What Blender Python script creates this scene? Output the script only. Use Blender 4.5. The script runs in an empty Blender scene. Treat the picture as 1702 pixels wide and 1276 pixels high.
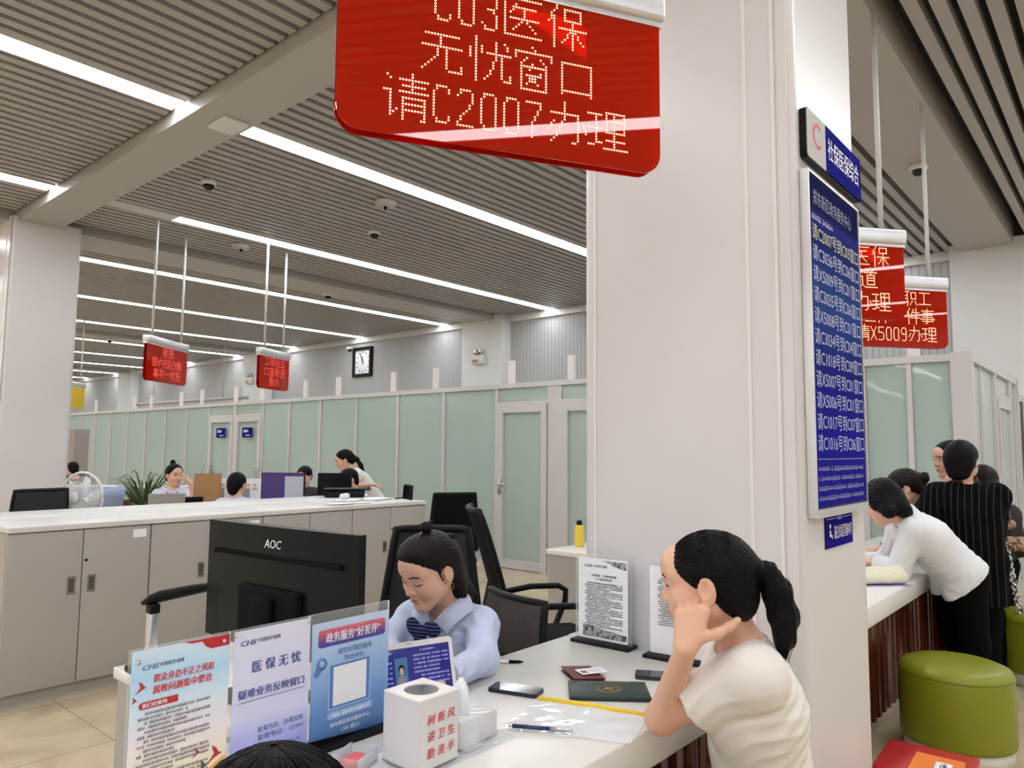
import bpy, bmesh, math, random
import numpy as np
from mathutils import Vector, Matrix, Euler
PI = math.pi
scene = bpy.context.scene
COL = scene.collection
random.seed(7)
# ------------------------------------------------------------------ camera
YAW, PITCH, ROLL, CAM_H, FPX = math.radians(40.7), math.radians(5.0), math.radians(0.46), 1.48, 1215.0
_f = Vector((math.cos(YAW)*math.cos(PITCH), math.sin(YAW)*math.cos(PITCH), math.sin(PITCH)))
_r = Vector((math.sin(YAW), -math.cos(YAW), 0.0)); _u = _r.cross(_f)
_R, _U = math.cos(ROLL)*_r+math.sin(ROLL)*_u, -math.sin(ROLL)*_r+math.cos(ROLL)*_u
camd = bpy.data.cameras.new('camera'); camo = bpy.data.objects.new('camera', camd); COL.objects.link(camo)
camd.sensor_fit = 'HORIZONTAL'; camd.sensor_width = 36.0; camd.lens = 36.0*FPX/1702.0
camd.clip_start = 0.05; camd.clip_end = 200
camo.matrix_world = Matrix(((_R.x,_U.x,-_f.x,0),(_R.y,_U.y,-_f.y,0),(_R.z,_U.z,-_f.z,CAM_H),(0,0,0,1)))
scene.camera = camo
# ------------------------------------------------------------------ world, light, exposure
wd = bpy.data.worlds.new('world'); scene.world = wd; wd.use_nodes = True
wd.node_tree.nodes['Background'].inputs[0].default_value = (0.9, 0.95, 1.0, 1)
wd.node_tree.nodes['Background'].inputs[1].default_value = 0.3
LAMP_STRENGTH = 16.5
vs = scene.view_settings
vs.view_transform = 'Standard'; vs.look = 'None'; vs.gamma = 1.0; vs.use_curve_mapping = False; vs.exposure = 0.0
scene.cycles.use_denoising = True
scene.cycles.max_bounces = 7; scene.cycles.diffuse_bounces = 4; scene.cycles.glossy_bounces = 3
scene.cycles.transparent_max_bounces = 10; scene.cycles.transmission_bounces = 4
scene.cycles.sample_clamp_indirect = 6.0
scene.cycles.caustics_reflective = False; scene.cycles.caustics_refractive = False
# ------------------------------------------------------------------ materials
MATS = {}
def _set(b, k, v):
    if k in b.inputs: b.inputs[k].default_value = v
def mat(name, col, rough=0.5, metal=0.0, vary=0.04, scale=6.0, spec=0.5, coat=0.0, emit=None, estr=0.0, bump=0.0, bscale=200.0, alpha=1.0, trans=0.0, sss=0.0, ior=1.45, stretch=None):
    if name in MATS: return MATS[name]
    m = bpy.data.materials.new(name); m.use_nodes = True
    nt = m.node_tree; b = nt.nodes['Principled BSDF']
    c = (col[0], col[1], col[2], 1)
    tc = nt.nodes.new('ShaderNodeTexCoord')
    src = tc.outputs['Object']
    if stretch:
        mp = nt.nodes.new('ShaderNodeMapping'); mp.inputs['Scale'].default_value = stretch
        nt.links.new(src, mp.inputs[0]); src = mp.outputs[0]
    if vary > 0:
        n = nt.nodes.new('ShaderNodeTexNoise'); n.inputs['Scale'].default_value = scale; n.inputs['Detail'].default_value = 3
        nt.links.new(src, n.inputs['Vector'])
        mx = nt.nodes.new('ShaderNodeMix'); mx.data_type = 'RGBA'
        mx.inputs[6].default_value = tuple(x*(1-vary) for x in col[:3])+(1,)
        mx.inputs[7].default_value = tuple(min(1, x*(1+vary)) for x in col[:3])+(1,)
        fac = n.outputs[0]
        if vary > 0.6:
            ct = nt.nodes.new('ShaderNodeMath'); ct.operation = 'MULTIPLY_ADD'; ct.use_clamp = True; ct.inputs[1].default_value = 7.0; ct.inputs[2].default_value = -3.0
            nt.links.new(fac, ct.inputs[0]); fac = ct.outputs[0]
        nt.links.new(fac, mx.inputs[0]); nt.links.new(mx.outputs[2], b.inputs['Base Color'])
    else: b.inputs['Base Color'].default_value = c
    _set(b,'Roughness',rough); _set(b,'Metallic',metal); _set(b,'Specular IOR Level',spec); _set(b,'Coat Weight',coat); _set(b,'IOR',ior)
    _set(b,'Coat Roughness',0.05)
    _set(b,'Alpha',alpha); _set(b,'Transmission Weight',trans)
    if sss: _set(b,'Subsurface Weight',sss); _set(b,'Subsurface Radius',(0.01,0.004,0.002)); _set(b,'Subsurface Scale',1.0)
    if emit: _set(b,'Emission Color',(emit[0],emit[1],emit[2],1)); _set(b,'Emission Strength',estr)
    if bump > 0:
        n2 = nt.nodes.new('ShaderNodeTexNoise'); n2.inputs['Scale'].default_value = bscale; n2.inputs['Detail'].default_value = 2
        nt.links.new(src, n2.inputs['Vector'])
        bp = nt.nodes.new('ShaderNodeBump'); bp.inputs['Strength'].default_value = bump; bp.inputs['Distance'].default_value = 0.01
        nt.links.new(n2.outputs[0], bp.inputs['Height']); nt.links.new(bp.outputs[0], b.inputs['Normal'])
    MATS[name] = m
    return m
def nodes_of(m): return m.node_tree, m.node_tree.nodes['Principled BSDF']

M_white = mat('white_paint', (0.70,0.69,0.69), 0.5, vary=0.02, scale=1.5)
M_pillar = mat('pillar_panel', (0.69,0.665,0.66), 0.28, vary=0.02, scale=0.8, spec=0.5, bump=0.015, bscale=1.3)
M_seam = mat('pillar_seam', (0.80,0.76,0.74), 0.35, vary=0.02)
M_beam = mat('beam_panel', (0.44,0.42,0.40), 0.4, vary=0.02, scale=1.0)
M_slat = mat('ceiling_slat', (0.40,0.385,0.37), 0.4, vary=0.03, scale=2.0)
M_deck = mat('ceiling_deck', (0.06,0.06,0.058), 0.8)
M_lampbody = mat('lamp_housing', (0.6,0.6,0.6), 0.4)
M_lamp = mat('lamp_diffuser', (0.9,0.9,0.9), 0.4, vary=0, emit=(0.955,0.978,1.0), estr=LAMP_STRENGTH)
M_frame = mat('partition_frame', (0.62,0.60,0.60), 0.35, vary=0.02)
M_black = mat('black_plastic', (0.006,0.006,0.007), 0.45, vary=0.1, spec=0.22)
M_blackm = mat('black_matte', (0.005,0.005,0.0055), 0.8, vary=0.1, spec=0.12)
M_gloss = mat('black_gloss', (0.006,0.006,0.008), 0.08, vary=0)
M_steel = mat('brushed_steel', (0.62,0.62,0.63), 0.28, metal=1.0, vary=0.05)
M_alu = mat('aluminium', (0.72,0.72,0.73), 0.35, metal=0.85, vary=0.03)
M_cab = mat('cabinet_grey', (0.40,0.375,0.345), 0.42, vary=0.02, scale=1.5)
M_cabtop = mat('cabinet_top', (0.66,0.64,0.63), 0.35, vary=0.02)
M_counter = mat('counter_stone', (0.80,0.775,0.74), 0.22, vary=0.015, scale=3)
M_paper = mat('paper', (0.86,0.86,0.88), 0.6, vary=0.01)
M_skin = mat('skin', (0.74,0.43,0.30), 0.45, vary=0.05, scale=14, sss=0.12, bump=0.05, bscale=120)
M_skin2 = mat('skin_fair', (0.70,0.41,0.295), 0.42, vary=0.05, scale=14, sss=0.12)
M_hair = mat('black_hair', (0.005,0.004,0.0045), 0.42, vary=0.35, scale=30, bump=0.3, bscale=160, spec=0.12)
M_hairb = mat('brown_black_hair', (0.009,0.005,0.0045), 0.42, vary=0.35, scale=30, bump=0.3, bscale=160, spec=0.2)
M_lip = mat('lip', (0.50,0.17,0.14), 0.4, vary=0.05)
M_brow = mat('brow', (0.03,0.02,0.018), 0.7, vary=0.1)
M_eye = mat('eye_white', (0.75,0.72,0.70), 0.2, vary=0)
M_iris = mat('eye_dark', (0.012,0.008,0.006), 0.1, vary=0)
M_tee = mat('white_tee', (0.80,0.755,0.70), 0.85, vary=0.02, scale=10, bump=0.04, bscale=500)
M_shirt = mat('blue_shirt', (0.53,0.59,0.78), 0.75, vary=0.03, scale=10, bump=0.04, bscale=500)
M_hood = mat('white_hoodie', (0.78,0.79,0.82), 0.8, vary=0.02)
M_suit0 = mat('black_trousers', (0.003,0.003,0.0035), 0.9, vary=0.1, spec=0.1)
M_green = mat('green_leather', (0.235,0.255,0.012), 0.36, vary=0.06, scale=3, bump=0.08, bscale=260)
M_cream = mat('cream_base', (0.68,0.64,0.56), 0.4, vary=0.03)
M_red = mat('red_plastic', (0.50,0.018,0.022), 0.35, vary=0.05)
M_orange = mat('orange_label', (0.85,0.22,0.03), 0.5, vary=0.03)
M_navy = mat('plaque_blue', (0.018,0.014,0.21), 0.5, vary=0.03, spec=0.0, ior=1.001)
M_inkw = mat('white_lettering', (0.82,0.82,0.86), 0.5, vary=0)
M_inkr = mat('red_lettering', (0.62,0.03,0.03), 0.5, vary=0)
M_inkb = mat('blue_lettering', (0.06,0.09,0.28), 0.5, vary=0)
M_inkk = mat('dark_lettering', (0.03,0.03,0.04), 0.6, vary=0)
M_gold = mat('gold_foil', (0.45,0.33,0.10), 0.35, metal=0.6, vary=0.1)
M_led = mat('led_dot', (1,0.8,0.5), 0.4, vary=0, emit=(1.0,0.72,0.38), estr=2.6)
M_ledr = mat('led_dot_red', (1,0.1,0.1), 0.4, vary=0, emit=(1.0,0.16,0.10), estr=1.8)
M_rib = mat('red_wood_rib', (0.085,0.016,0.009), 0.18, vary=0.35, scale=8, stretch=(6,6,0.4), coat=0.4)
M_wood = mat('desk_wood', (0.22,0.05,0.02), 0.4, vary=0.2, scale=6, stretch=(8,8,1))
M_desk = mat('pale_desk', (0.60,0.55,0.48), 0.45, vary=0.04)
M_kraft = mat('kraft_paper', (0.40,0.22,0.09), 0.7, vary=0.06)
M_leaf = mat('leaf_green', (0.07,0.115,0.035), 0.5, vary=0.4, scale=10)
M_bluebin = mat('blue_bin', (0.36,0.45,0.66), 0.5, vary=0.05)
M_yellow = mat('yellow_plastic', (0.80,0.62,0.06), 0.4, vary=0.05)
M_mask = mat('face_mask', (0.72,0.78,0.80), 0.8, vary=0.03)

def acrylic(name, tint, base_a, rough=0.06, spec=0.5, bump=0.02):
    """clear acrylic sheet: mostly see-through with a glossy skin"""
    m = bpy.data.materials.new(name); m.use_nodes = True; nt = m.node_tree
    for n in list(nt.nodes):
        if n.type != 'OUTPUT_MATERIAL': nt.nodes.remove(n)
    out = [n for n in nt.nodes if n.type == 'OUTPUT_MATERIAL'][0]
    t = nt.nodes.new('ShaderNodeBsdfTransparent'); t.inputs[0].default_value = tint+(1,)
    p = nt.nodes.new('ShaderNodeBsdfPrincipled'); p.inputs['Base Color'].default_value = tuple(min(1,x) for x in tint)+(1,); p.inputs['Roughness'].default_value = rough; p.inputs['Specular IOR Level'].default_value = spec
    tc = nt.nodes.new('ShaderNodeTexCoord'); nz = nt.nodes.new('ShaderNodeTexNoise'); nz.inputs['Scale'].default_value = 4
    nt.links.new(tc.outputs['Object'], nz.inputs['Vector'])
    bp = nt.nodes.new('ShaderNodeBump'); bp.inputs['Strength'].default_value = bump; nt.links.new(nz.outputs[0], bp.inputs['Height']); nt.links.new(bp.outputs[0], p.inputs['Normal'])
    lw = nt.nodes.new('ShaderNodeLayerWeight'); lw.inputs[0].default_value = 0.25
    ad = nt.nodes.new('ShaderNodeMath'); ad.operation = 'MULTIPLY_ADD'; ad.inputs[1].default_value = 0.7; ad.inputs[2].default_value = base_a; ad.use_clamp = True
    nt.links.new(lw.outputs['Fresnel'], ad.inputs[0])
    mx = nt.nodes.new('ShaderNodeMixShader'); nt.links.new(ad.outputs[0], mx.inputs[0]); nt.links.new(t.outputs[0], mx.inputs[1]); nt.links.new(p.outputs[0], mx.inputs[2])
    nt.links.new(mx.outputs[0], out.inputs[0])
    MATS[name] = m; return m
M_acr = acrylic('clear_acrylic', (0.95,0.96,0.97), 0.10)
M_glass = acrylic('clear_glass', (0.86,0.90,0.88), 0.12)
M_milky = acrylic('milky_acrylic', (0.93,0.92,0.92), 0.62)
M_pouch = acrylic('clear_pouch', (0.80,0.80,0.82), 0.20)
M_redglass = acrylic('red_acrylic', (0.72,0.022,0.003), 0.42, 0.015, 1.0, 0.0)
M_yelglass = acrylic('yellow_acrylic', (0.80,0.55,0.02), 0.85)
M_fan = acrylic('fan_blade', (0.85,0.88,0.90), 0.35)

def floor_material():
    m = mat('marble_floor', (0.6,0.5,0.38), 0.16, vary=0); nt, b = nodes_of(m)
    tc = nt.nodes.new('ShaderNodeTexCoord')
    br = nt.nodes.new('ShaderNodeTexBrick'); br.offset = 0.0; br.inputs['Scale'].default_value = 1.0
    br.inputs['Brick Width'].default_value = 0.8; br.inputs['Row Height'].default_value = 0.8; br.inputs['Mortar Size'].default_value = 0.004
    br.inputs['Color1'].default_value = (1,1,1,1); br.inputs['Color2'].default_value = (0.93,0.93,0.93,1); br.inputs['Mortar'].default_value = (0.6,0.55,0.5,1)
    nt.links.new(tc.outputs['Object'], br.inputs['Vector'])
    n1 = nt.nodes.new('ShaderNodeTexNoise'); n1.inputs['Scale'].default_value = 1.6; n1.inputs['Detail'].default_value = 8; n1.inputs['Distortion'].default_value = 1.6
    nt.links.new(tc.outputs['Object'], n1.inputs['Vector'])
    rp = nt.nodes.new('ShaderNodeValToRGB'); rp.color_ramp.elements[0].position = 0.3; rp.color_ramp.elements[1].position = 0.7
    rp.color_ramp.elements[0].color = (0.50,0.39,0.255,1); rp.color_ramp.elements[1].color = (0.66,0.54,0.38,1)
    nt.links.new(n1.outputs[0], rp.inputs[0])
    mx = nt.nodes.new('ShaderNodeMix'); mx.data_type = 'RGBA'; mx.blend_type = 'MULTIPLY'; mx.inputs[0].default_value = 1
    nt.links.new(rp.outputs[0], mx.inputs[6]); nt.links.new(br.outputs[0], mx.inputs[7]); nt.links.new(mx.outputs[2], b.inputs['Base Color'])
    return m
def stripe_material(name, axis, pitch, c0, c1, rough=0.4):
    m = mat(name, c0, rough, vary=0, spec=0.12); nt, b = nodes_of(m)
    tc = nt.nodes.new('ShaderNodeTexCoord'); sp = nt.nodes.new('ShaderNodeSeparateXYZ'); nt.links.new(tc.outputs['Object'], sp.inputs[0])
    d = nt.nodes.new('ShaderNodeMath'); d.operation = 'DIVIDE'; d.inputs[1].default_value = pitch; nt.links.new(sp.outputs[axis], d.inputs[0])
    fr = nt.nodes.new('ShaderNodeMath'); fr.operation = 'FRACT'; nt.links.new(d.outputs[0], fr.inputs[0])
    rp = nt.nodes.new('ShaderNodeValToRGB'); rp.color_ramp.interpolation = 'LINEAR'
    e = rp.color_ramp.elements; e[0].position = 0.0; e[0].color = c1+(1,); e[1].position = 1.0; e[1].color = c1+(1,)
    for p_, c_ in ((0.10,c0),(0.90,c0)):
        x = e.new(p_); x.color = c_+(1,)
    nt.links.new(fr.outputs[0], rp.inputs[0]); nt.links.new(rp.outputs[0], b.inputs['Base Color'])
    return m
def frost_material():
    m = mat('frosted_glass', (0.53,0.62,0.585), 0.035, vary=0.05, scale=0.9, spec=0.6); nt, b = nodes_of(m)
    tc = nt.nodes.new('ShaderNodeTexCoord'); n = nt.nodes.new('ShaderNodeTexNoise'); n.inputs['Scale'].default_value = 3.5; n.inputs['Detail'].default_value = 1
    nt.links.new(tc.outputs['Object'], n.inputs['Vector'])
    bp = nt.nodes.new('ShaderNodeBump'); bp.inputs['Strength'].default_value = 0.07; bp.inputs['Distance'].default_value = 0.02
    nt.links.new(n.outputs[0], bp.inputs['Height']); nt.links.new(bp.outputs[0], b.inputs['Normal'])
    out = [x for x in nt.nodes if x.type == 'OUTPUT_MATERIAL'][0]
    tr = nt.nodes.new('ShaderNodeBsdfTranslucent'); tr.inputs[0].default_value = (0.76,0.86,0.81,1)
    mx = nt.nodes.new('ShaderNodeMixShader'); mx.inputs[0].default_value = 0.38
    nt.links.new(b.outputs[0], mx.inputs[1]); nt.links.new(tr.outputs[0], mx.inputs[2]); nt.links.new(mx.outputs[0], out.inputs[0])
    return m
M_floor = floor_material(); M_frost = frost_material()
M_stripewall = stripe_material('striped_wall', 1, 0.085, (0.46,0.45,0.455), (0.20,0.19,0.19))
M_pin = stripe_material('pinstripe_cloth', 1, 0.034, (0.0028,0.0025,0.0028), (0.05,0.046,0.046), 0.95)
M_leopard = mat('spotted_cloth', (0.28,0.17,0.10), 0.6, vary=0.85, scale=45)
M_pattern = mat('grey_patterned_cloth', (0.33,0.30,0.26), 0.8, vary=0.8, scale=70)

# ------------------------------------------------------------------ mesh helpers
class MB:
    def __init__(s): s.v = []; s.f = []; s.mi = []; s.sm = []
    def add(s, verts, faces, mi=0, smooth=False, mtx=None):
        o = len(s.v)
        for v in verts:
            v = Vector(v); s.v.append(tuple(mtx @ v) if mtx is not None else tuple(v))
        for f in faces: s.f.append(tuple(i+o for i in f)); s.mi.append(mi); s.sm.append(smooth)
        return s
    def box(s, c, d, rz=0.0, mi=0, mtx=None, bev=0.0):
        x, y, z = d[0]/2, d[1]/2, d[2]/2
        M = Matrix.Translation(c) @ Matrix.Rotation(rz, 4, 'Z')
        if mtx is not None: M = mtx @ M
        if bev <= 0:
            vs_ = [(sx*x, sy*y, sz*z) for sz in (-1,1) for sx, sy in ((-1,-1),(1,-1),(1,1),(-1,1))]
            fs = [(3,2,1,0),(4,5,6,7),(0,1,5,4),(1,2,6,5),(2,3,7,6),(3,0,4,7)]
            return s.add(vs_, fs, mi, False, M)
        bm = bmesh.new(); bmesh.ops.create_cube(bm, size=1.0); bmesh.ops.scale(bm, vec=d, verts=bm.verts)
        bmesh.ops.bevel(bm, geom=list(bm.edges), offset=min(bev, 0.49*min(d)), segments=2, profile=0.5, affect='EDGES')
        bm.verts.index_update()
        s.add([v.co.copy() for v in bm.verts], [[v.index for v in f.verts] for f in bm.faces], mi, True, M); bm.free(); return s
    def span(s, a, b, mi=0, bev=0.0):
        return s.box([(a[i]+b[i])/2 for i in range(3)], [abs(b[i]-a[i]) for i in range(3)], 0, mi, None, bev)
    def tube(s, pts, r, seg=8, mi=0, caps=True, mtx=None, smooth=True):
        pts = [Vector(p) for p in pts]; n = len(pts)
        rs = r if isinstance(r, (list, tuple)) else [r]*n
        up = None; vs_ = []
        for i, p in enumerate(pts):
            t = (pts[min(i+1,n-1)]-pts[max(i-1,0)])
            t = t.normalized() if t.length > 1e-9 else Vector((0,0,1))
            if up is None: up = t.orthogonal().normalized()
            else:
                up = up - t*up.dot(t); up = up.normalized() if up.length > 1e-6 else t.orthogonal().normalized()
            w = t.cross(up)
            for k in range(seg):
                a = 2*PI*k/seg; vs_.append(p+(up*math.cos(a)+w*math.sin(a))*rs[i])
        fs = []
        for i in range(n-1):
            for k in range(seg):
                a, b = i*seg+k, i*seg+(k+1)%seg; fs.append((a, b, b+seg, a+seg))
        if caps: fs.append(tuple(range(seg))[::-1]); fs.append(tuple((n-1)*seg+k for k in range(seg)))
        return s.add(vs_, fs, mi, smooth, mtx)
    def lathe(s, prof, seg=24, c=(0,0,0), mi=0, mtx=None, sx=1.0, sy=1.0, smooth=True):
        vs_, fs = [], []; n = len(prof)
        for r, z in prof:
            for k in range(seg):
                a = 2*PI*k/seg; vs_.append((c[0]+sx*r*math.cos(a), c[1]+sy*r*math.sin(a), c[2]+z))
        for i in range(n-1):
            for k in range(seg):
                a, b = i*seg+k, i*seg+(k+1)%seg; fs.append((a, b, b+seg, a+seg))
        fs.append(tuple(range(seg))[::-1]); fs.append(tuple((n-1)*seg+k for k in range(seg)))
        return s.add(vs_, fs, mi, smooth, mtx)
    def prism(s, poly, th, mtx=None, mi=0):
        """poly in local xz plane, thickness th along y (from 0 to th)"""
        n = len(poly)
        vs_ = [(x, 0, z) for x, z in poly]+[(x, th, z) for x, z in poly]
        fs = [tuple(range(n)), tuple(range(2*n-1, n-1, -1))]
        for i in range(n):
            j = (i+1) % n; fs.append((i, i+n, j+n, j))
        return s.add(vs_, fs, mi, False, mtx)
    def ball(s, c, r, seg=12, mi=0, mtx=None, sc=(1,1,1)):
        prof = [(max(1e-4, math.sin(PI*i/(seg//2))*r), -math.cos(PI*i/(seg//2))*r) for i in range(seg//2+1)]
        M = Matrix.Translation(c) @ Matrix.Diagonal((sc[0],sc[1],sc[2],1))
        return s.lathe(prof, seg, (0,0,0), mi, mtx @ M if mtx is not None else M)
    def mesh(s, name, mats):
        me = bpy.data.meshes.new(name); me.from_pydata(s.v, [], s.f)
        if not isinstance(mats, (list, tuple)): mats = [mats]
        for m in mats: me.materials.append(m)
        me.polygons.foreach_set('material_index', s.mi); me.polygons.foreach_set('use_smooth', s.sm)
        me.update(); return me
    def build(s, name, mats, parent=None, loc=None, rot=None):
        me = s.mesh(name, mats)
        o = bpy.data.objects.new(name, me); COL.objects.link(o)
        if parent is not None: o.parent = parent
        if loc is not None: o.location = loc
        if rot is not None: o.rotation_euler = rot
        return o
def tag(o, label, cat, group=None, kind=None):
    o['label'] = label; o['category'] = cat
    if group: o['group'] = group
    if kind: o['kind'] = kind
    return o
def thing(name, label, cat, loc=(0,0,0), rz=0.0, group=None, rot=None):
    o = bpy.data.objects.new(name, None); COL.objects.link(o); o.empty_display_size = 0.05
    o.location = loc; o.rotation_euler = rot if rot else (0,0,rz)
    return tag(o, label, cat, group)
def struct(name, mb, mats, label=None):
    o = mb.build(name, mats); o['kind'] = 'structure'; o['label'] = label or name; o['category'] = name.split('_')[0]; return o
def copy_tree(o, parent=None):
    c = o.copy(); COL.objects.link(c); c.parent = parent
    for ch in list(o.children): copy_tree(ch, c)
    return c
_TXT = {}
def text_geo(s, bold=0.0):
    k = (s, bold)
    if k not in _TXT:
        c = bpy.data.curves.new('lettering', 'FONT'); c.body = s; c.size = 1.0; c.offset = bold; c.resolution_u = 2
        o = bpy.data.objects.new('lettering', c); COL.objects.link(o)
        dg = bpy.context.evaluated_depsgraph_get(); me = bpy.data.meshes.new_from_object(o.evaluated_get(dg))
        vs_ = [tuple(v.co) for v in me.vertices]; fs = [tuple(p.vertices) for p in me.polygons]
        bpy.data.objects.remove(o); bpy.data.curves.remove(c); bpy.data.meshes.remove(me)
        xs = [v[0] for v in vs_] or [0]; _TXT[k] = (vs_, fs, min(xs), max(xs))
    return _TXT[k]
def put_text(mb, s, x, z, h, width=None, align='c', mtx=None, mi=0, bold=0.0, y=-0.0012, slant=0.0):
    """flat lettering in the local xz plane facing -y; h is the character height"""
    vs_, fs, x0, x1 = text_geo(s)
    sc = h/0.86; w = (x1-x0)*sc; sx = sc
    if width: sx = width/(x1-x0); w = width
    bold = min(bold, 0.03)*0.9; reps = (0.0,) if bold <= 0 else (-bold, 0.0, bold)
    ox = x-w/2 if align == 'c' else (x if align == 'l' else x-w)
    for k, dx in enumerate(reps): mb.add([((v[0]-x0+dx)*sx+ox+slant*v[1]*sc, y-0.00002*k, z+(v[1]-0.38)*sc) for v in vs_], fs, mi, False, mtx)
def dashes(mb, x0, x1, z, h, mi=0, mtx=None, cw=None, fill=0.8, y=-0.0012, seed=0):
    """a line of print too small to read: one small dash per character"""
    rnd = random.Random(seed); cw = cw or h; x = x0
    while x+cw*fill <= x1:
        if rnd.random() > 0.06:
            a = h*(0.35+0.3*rnd.random())
            mb.add([(x,y,z-a),(x+cw*fill,y,z-a),(x+cw*fill,y,z+a*0.2),(x,y,z+a*0.2)], [(0,1,2,3)], mi, False, mtx)
            mb.add([(x,y,z+a*0.55),(x+cw*fill,y,z+a*0.55),(x+cw*fill,y,z+a),(x,y,z+a)], [(0,1,2,3)], mi, False, mtx)
        x += cw
def rrect(w, h, r, n=5, corners=(1,1,1,1), x0=0.0, z0=0.0):
    """rounded rectangle outline, from (x0,z0); corners: bl, br, tr, tl"""
    pts = []
    for (cx, cz, a0, on) in ((r,r,PI,corners[0]),(w-r,r,1.5*PI,corners[1]),(w-r,h-r,0,corners[2]),(r,h-r,0.5*PI,corners[3])):
        if on:
            for i in range(n+1):
                a = a0+0.5*PI*i/n; pts.append((x0+cx+r*math.cos(a), z0+cz+r*math.sin(a)))
        else: pts.append((x0+(0 if cx <= w/2 else w), z0+(0 if cz <= h/2 else h)))
    return pts
def basis(x, y, z, o):
    return Matrix(((x[0],y[0],z[0],o[0]),(x[1],y[1],z[1],o[1]),(x[2],y[2],z[2],o[2]),(0,0,0,1)))

# ================================================================== SETTING
CZ = 4.05
XW = 10.7          # striped back wall
XM = -26.0         # far end of the hall behind the camera
b = MB().span((XM,-10,-0.06),(XW+0.1,38,0)); struct('floor', b, M_floor, 'glossy beige marble tile floor')
# ceiling: dark deck above, aluminium slats below it
b = MB().span((XM,-10,4.32),(XW+0.1,38,4.36))
BEAMS_Y = [(-7.45,-6.88),(1.05,1.62),(9.45,10.15),(18.0,18.6),(26.5,27.1)]
LINES = [-8.76,-5.93,-2.85,-0.27,2.57,5.43,8.22,11.05,13.88,16.7,19.55,22.4,25.2,28.1,30.9,33.7]
y = -9.9
while y < 37.5:
    w = 0.075
    near_beam = any(a-0.04 < y+w and y < e+0.04 for a, e in BEAMS_Y)
    near_line = any(abs(y+w/2-l) < 0.15 for l in LINES)
    if not near_beam:
        segs = [(XM,2.40),(2.86,XW)]
        if near_line and abs(y+w/2-min(LINES, key=lambda l: abs(l-y)))<0.15: segs = []
        for a, e in segs: b.span((a,y,CZ),(e,y+w,CZ+0.09), 1)
    y += 0.125
struct('ceiling', b, [M_deck, M_slat], 'grey linear metal slat ceiling')
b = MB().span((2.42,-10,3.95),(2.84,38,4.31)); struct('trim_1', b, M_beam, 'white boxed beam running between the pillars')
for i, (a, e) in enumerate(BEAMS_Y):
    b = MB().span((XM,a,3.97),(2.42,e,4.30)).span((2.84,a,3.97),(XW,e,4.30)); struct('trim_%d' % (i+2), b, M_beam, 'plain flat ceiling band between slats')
# walls
b = MB().span((XW,-10,0),(XW+0.1,38,4.36)); struct('wall_back', b, M_stripewall, 'grey vertically striped wall above the glass partition')
b = MB()
for y0, y1 in ((-9.9,1.72),(9.25,10.3),(17.75,18.8),(26.25,27.3),(34.7,35.7)): b.span((XW-0.28,y0,0),(XW+0.02,y1,4.06))
b.span((XW-0.06,1.72,3.93),(XW,38,4.05))
struct('wall_piers', b, M_white, 'plain white wall piers')
b = MB().span((XM,38,0),(XW+0.1,38.1,4.36)); struct('wall_left', b, M_white)
b = MB().span((XM-0.1,-10,0),(XM,38,4.36)); struct('wall_front', b, M_white)
b = MB().span((XM,-10.1,0),(XW+0.1,-10,4.36)); struct('wall_right', b, M_white)
# pillars
def pillar(x0, x1, y0, y1, name, label):
    mb = MB()
    r = 0.045; pts = []
    for (cx, cy, a0) in ((x0+r,y0+r,PI),(x1-r,y0+r,1.5*PI),(x1-r,y1-r,0),(x0+r,y1-r,0.5*PI)):
        for i in range(7):
            a = a0+0.5*PI*i/6; pts.append((cx+r*math.cos(a), cy+r*math.sin(a)))
    n = len(pts)
    vs_ = [(p[0],p[1],0) for p in pts]+[(p[0],p[1],4.0) for p in pts]
    mb.add(vs_, [(i,(i+1)%n,(i+1)%n+n,i+n) for i in range(n)], 0, False)
    for f in (0.075, 0.925):                       # raised cover strips over the panel joints
        yy = y0+(y1-y0)*f; mb.span((x0-0.004,yy-0.006,0),(x0,yy+0.006,4.0), 1); mb.span((x1,yy-0.006,0),(x1+0.004,yy+0.006,4.0), 1)
    yy = y0+(y1-y0)*0.19; mb.span((x0-0.004,yy-0.006,0),(x0,yy+0.006,4.0), 1)
    mb.span((x0-0.004,y0+0.015,0.0),(x0-0.001,y0+0.05,4.0), 0)
    return struct(name, mb, [M_pillar, M_seam], label)
pillar(2.37, 3.075, 0.824, 1.672, 'pillar', 'white panelled pillar carrying the queue screen')
pillar(2.37, 3.075, 9.32, 10.17, 'pillar', 'white panelled pillar behind the fan')
pillar(2.37, 3.075, 17.8, 18.65, 'pillar', 'white panelled pillar far down the hall')
pillar(2.37, 3.075, -7.65, -6.8, 'pillar', 'white panelled pillar behind the camera')
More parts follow.
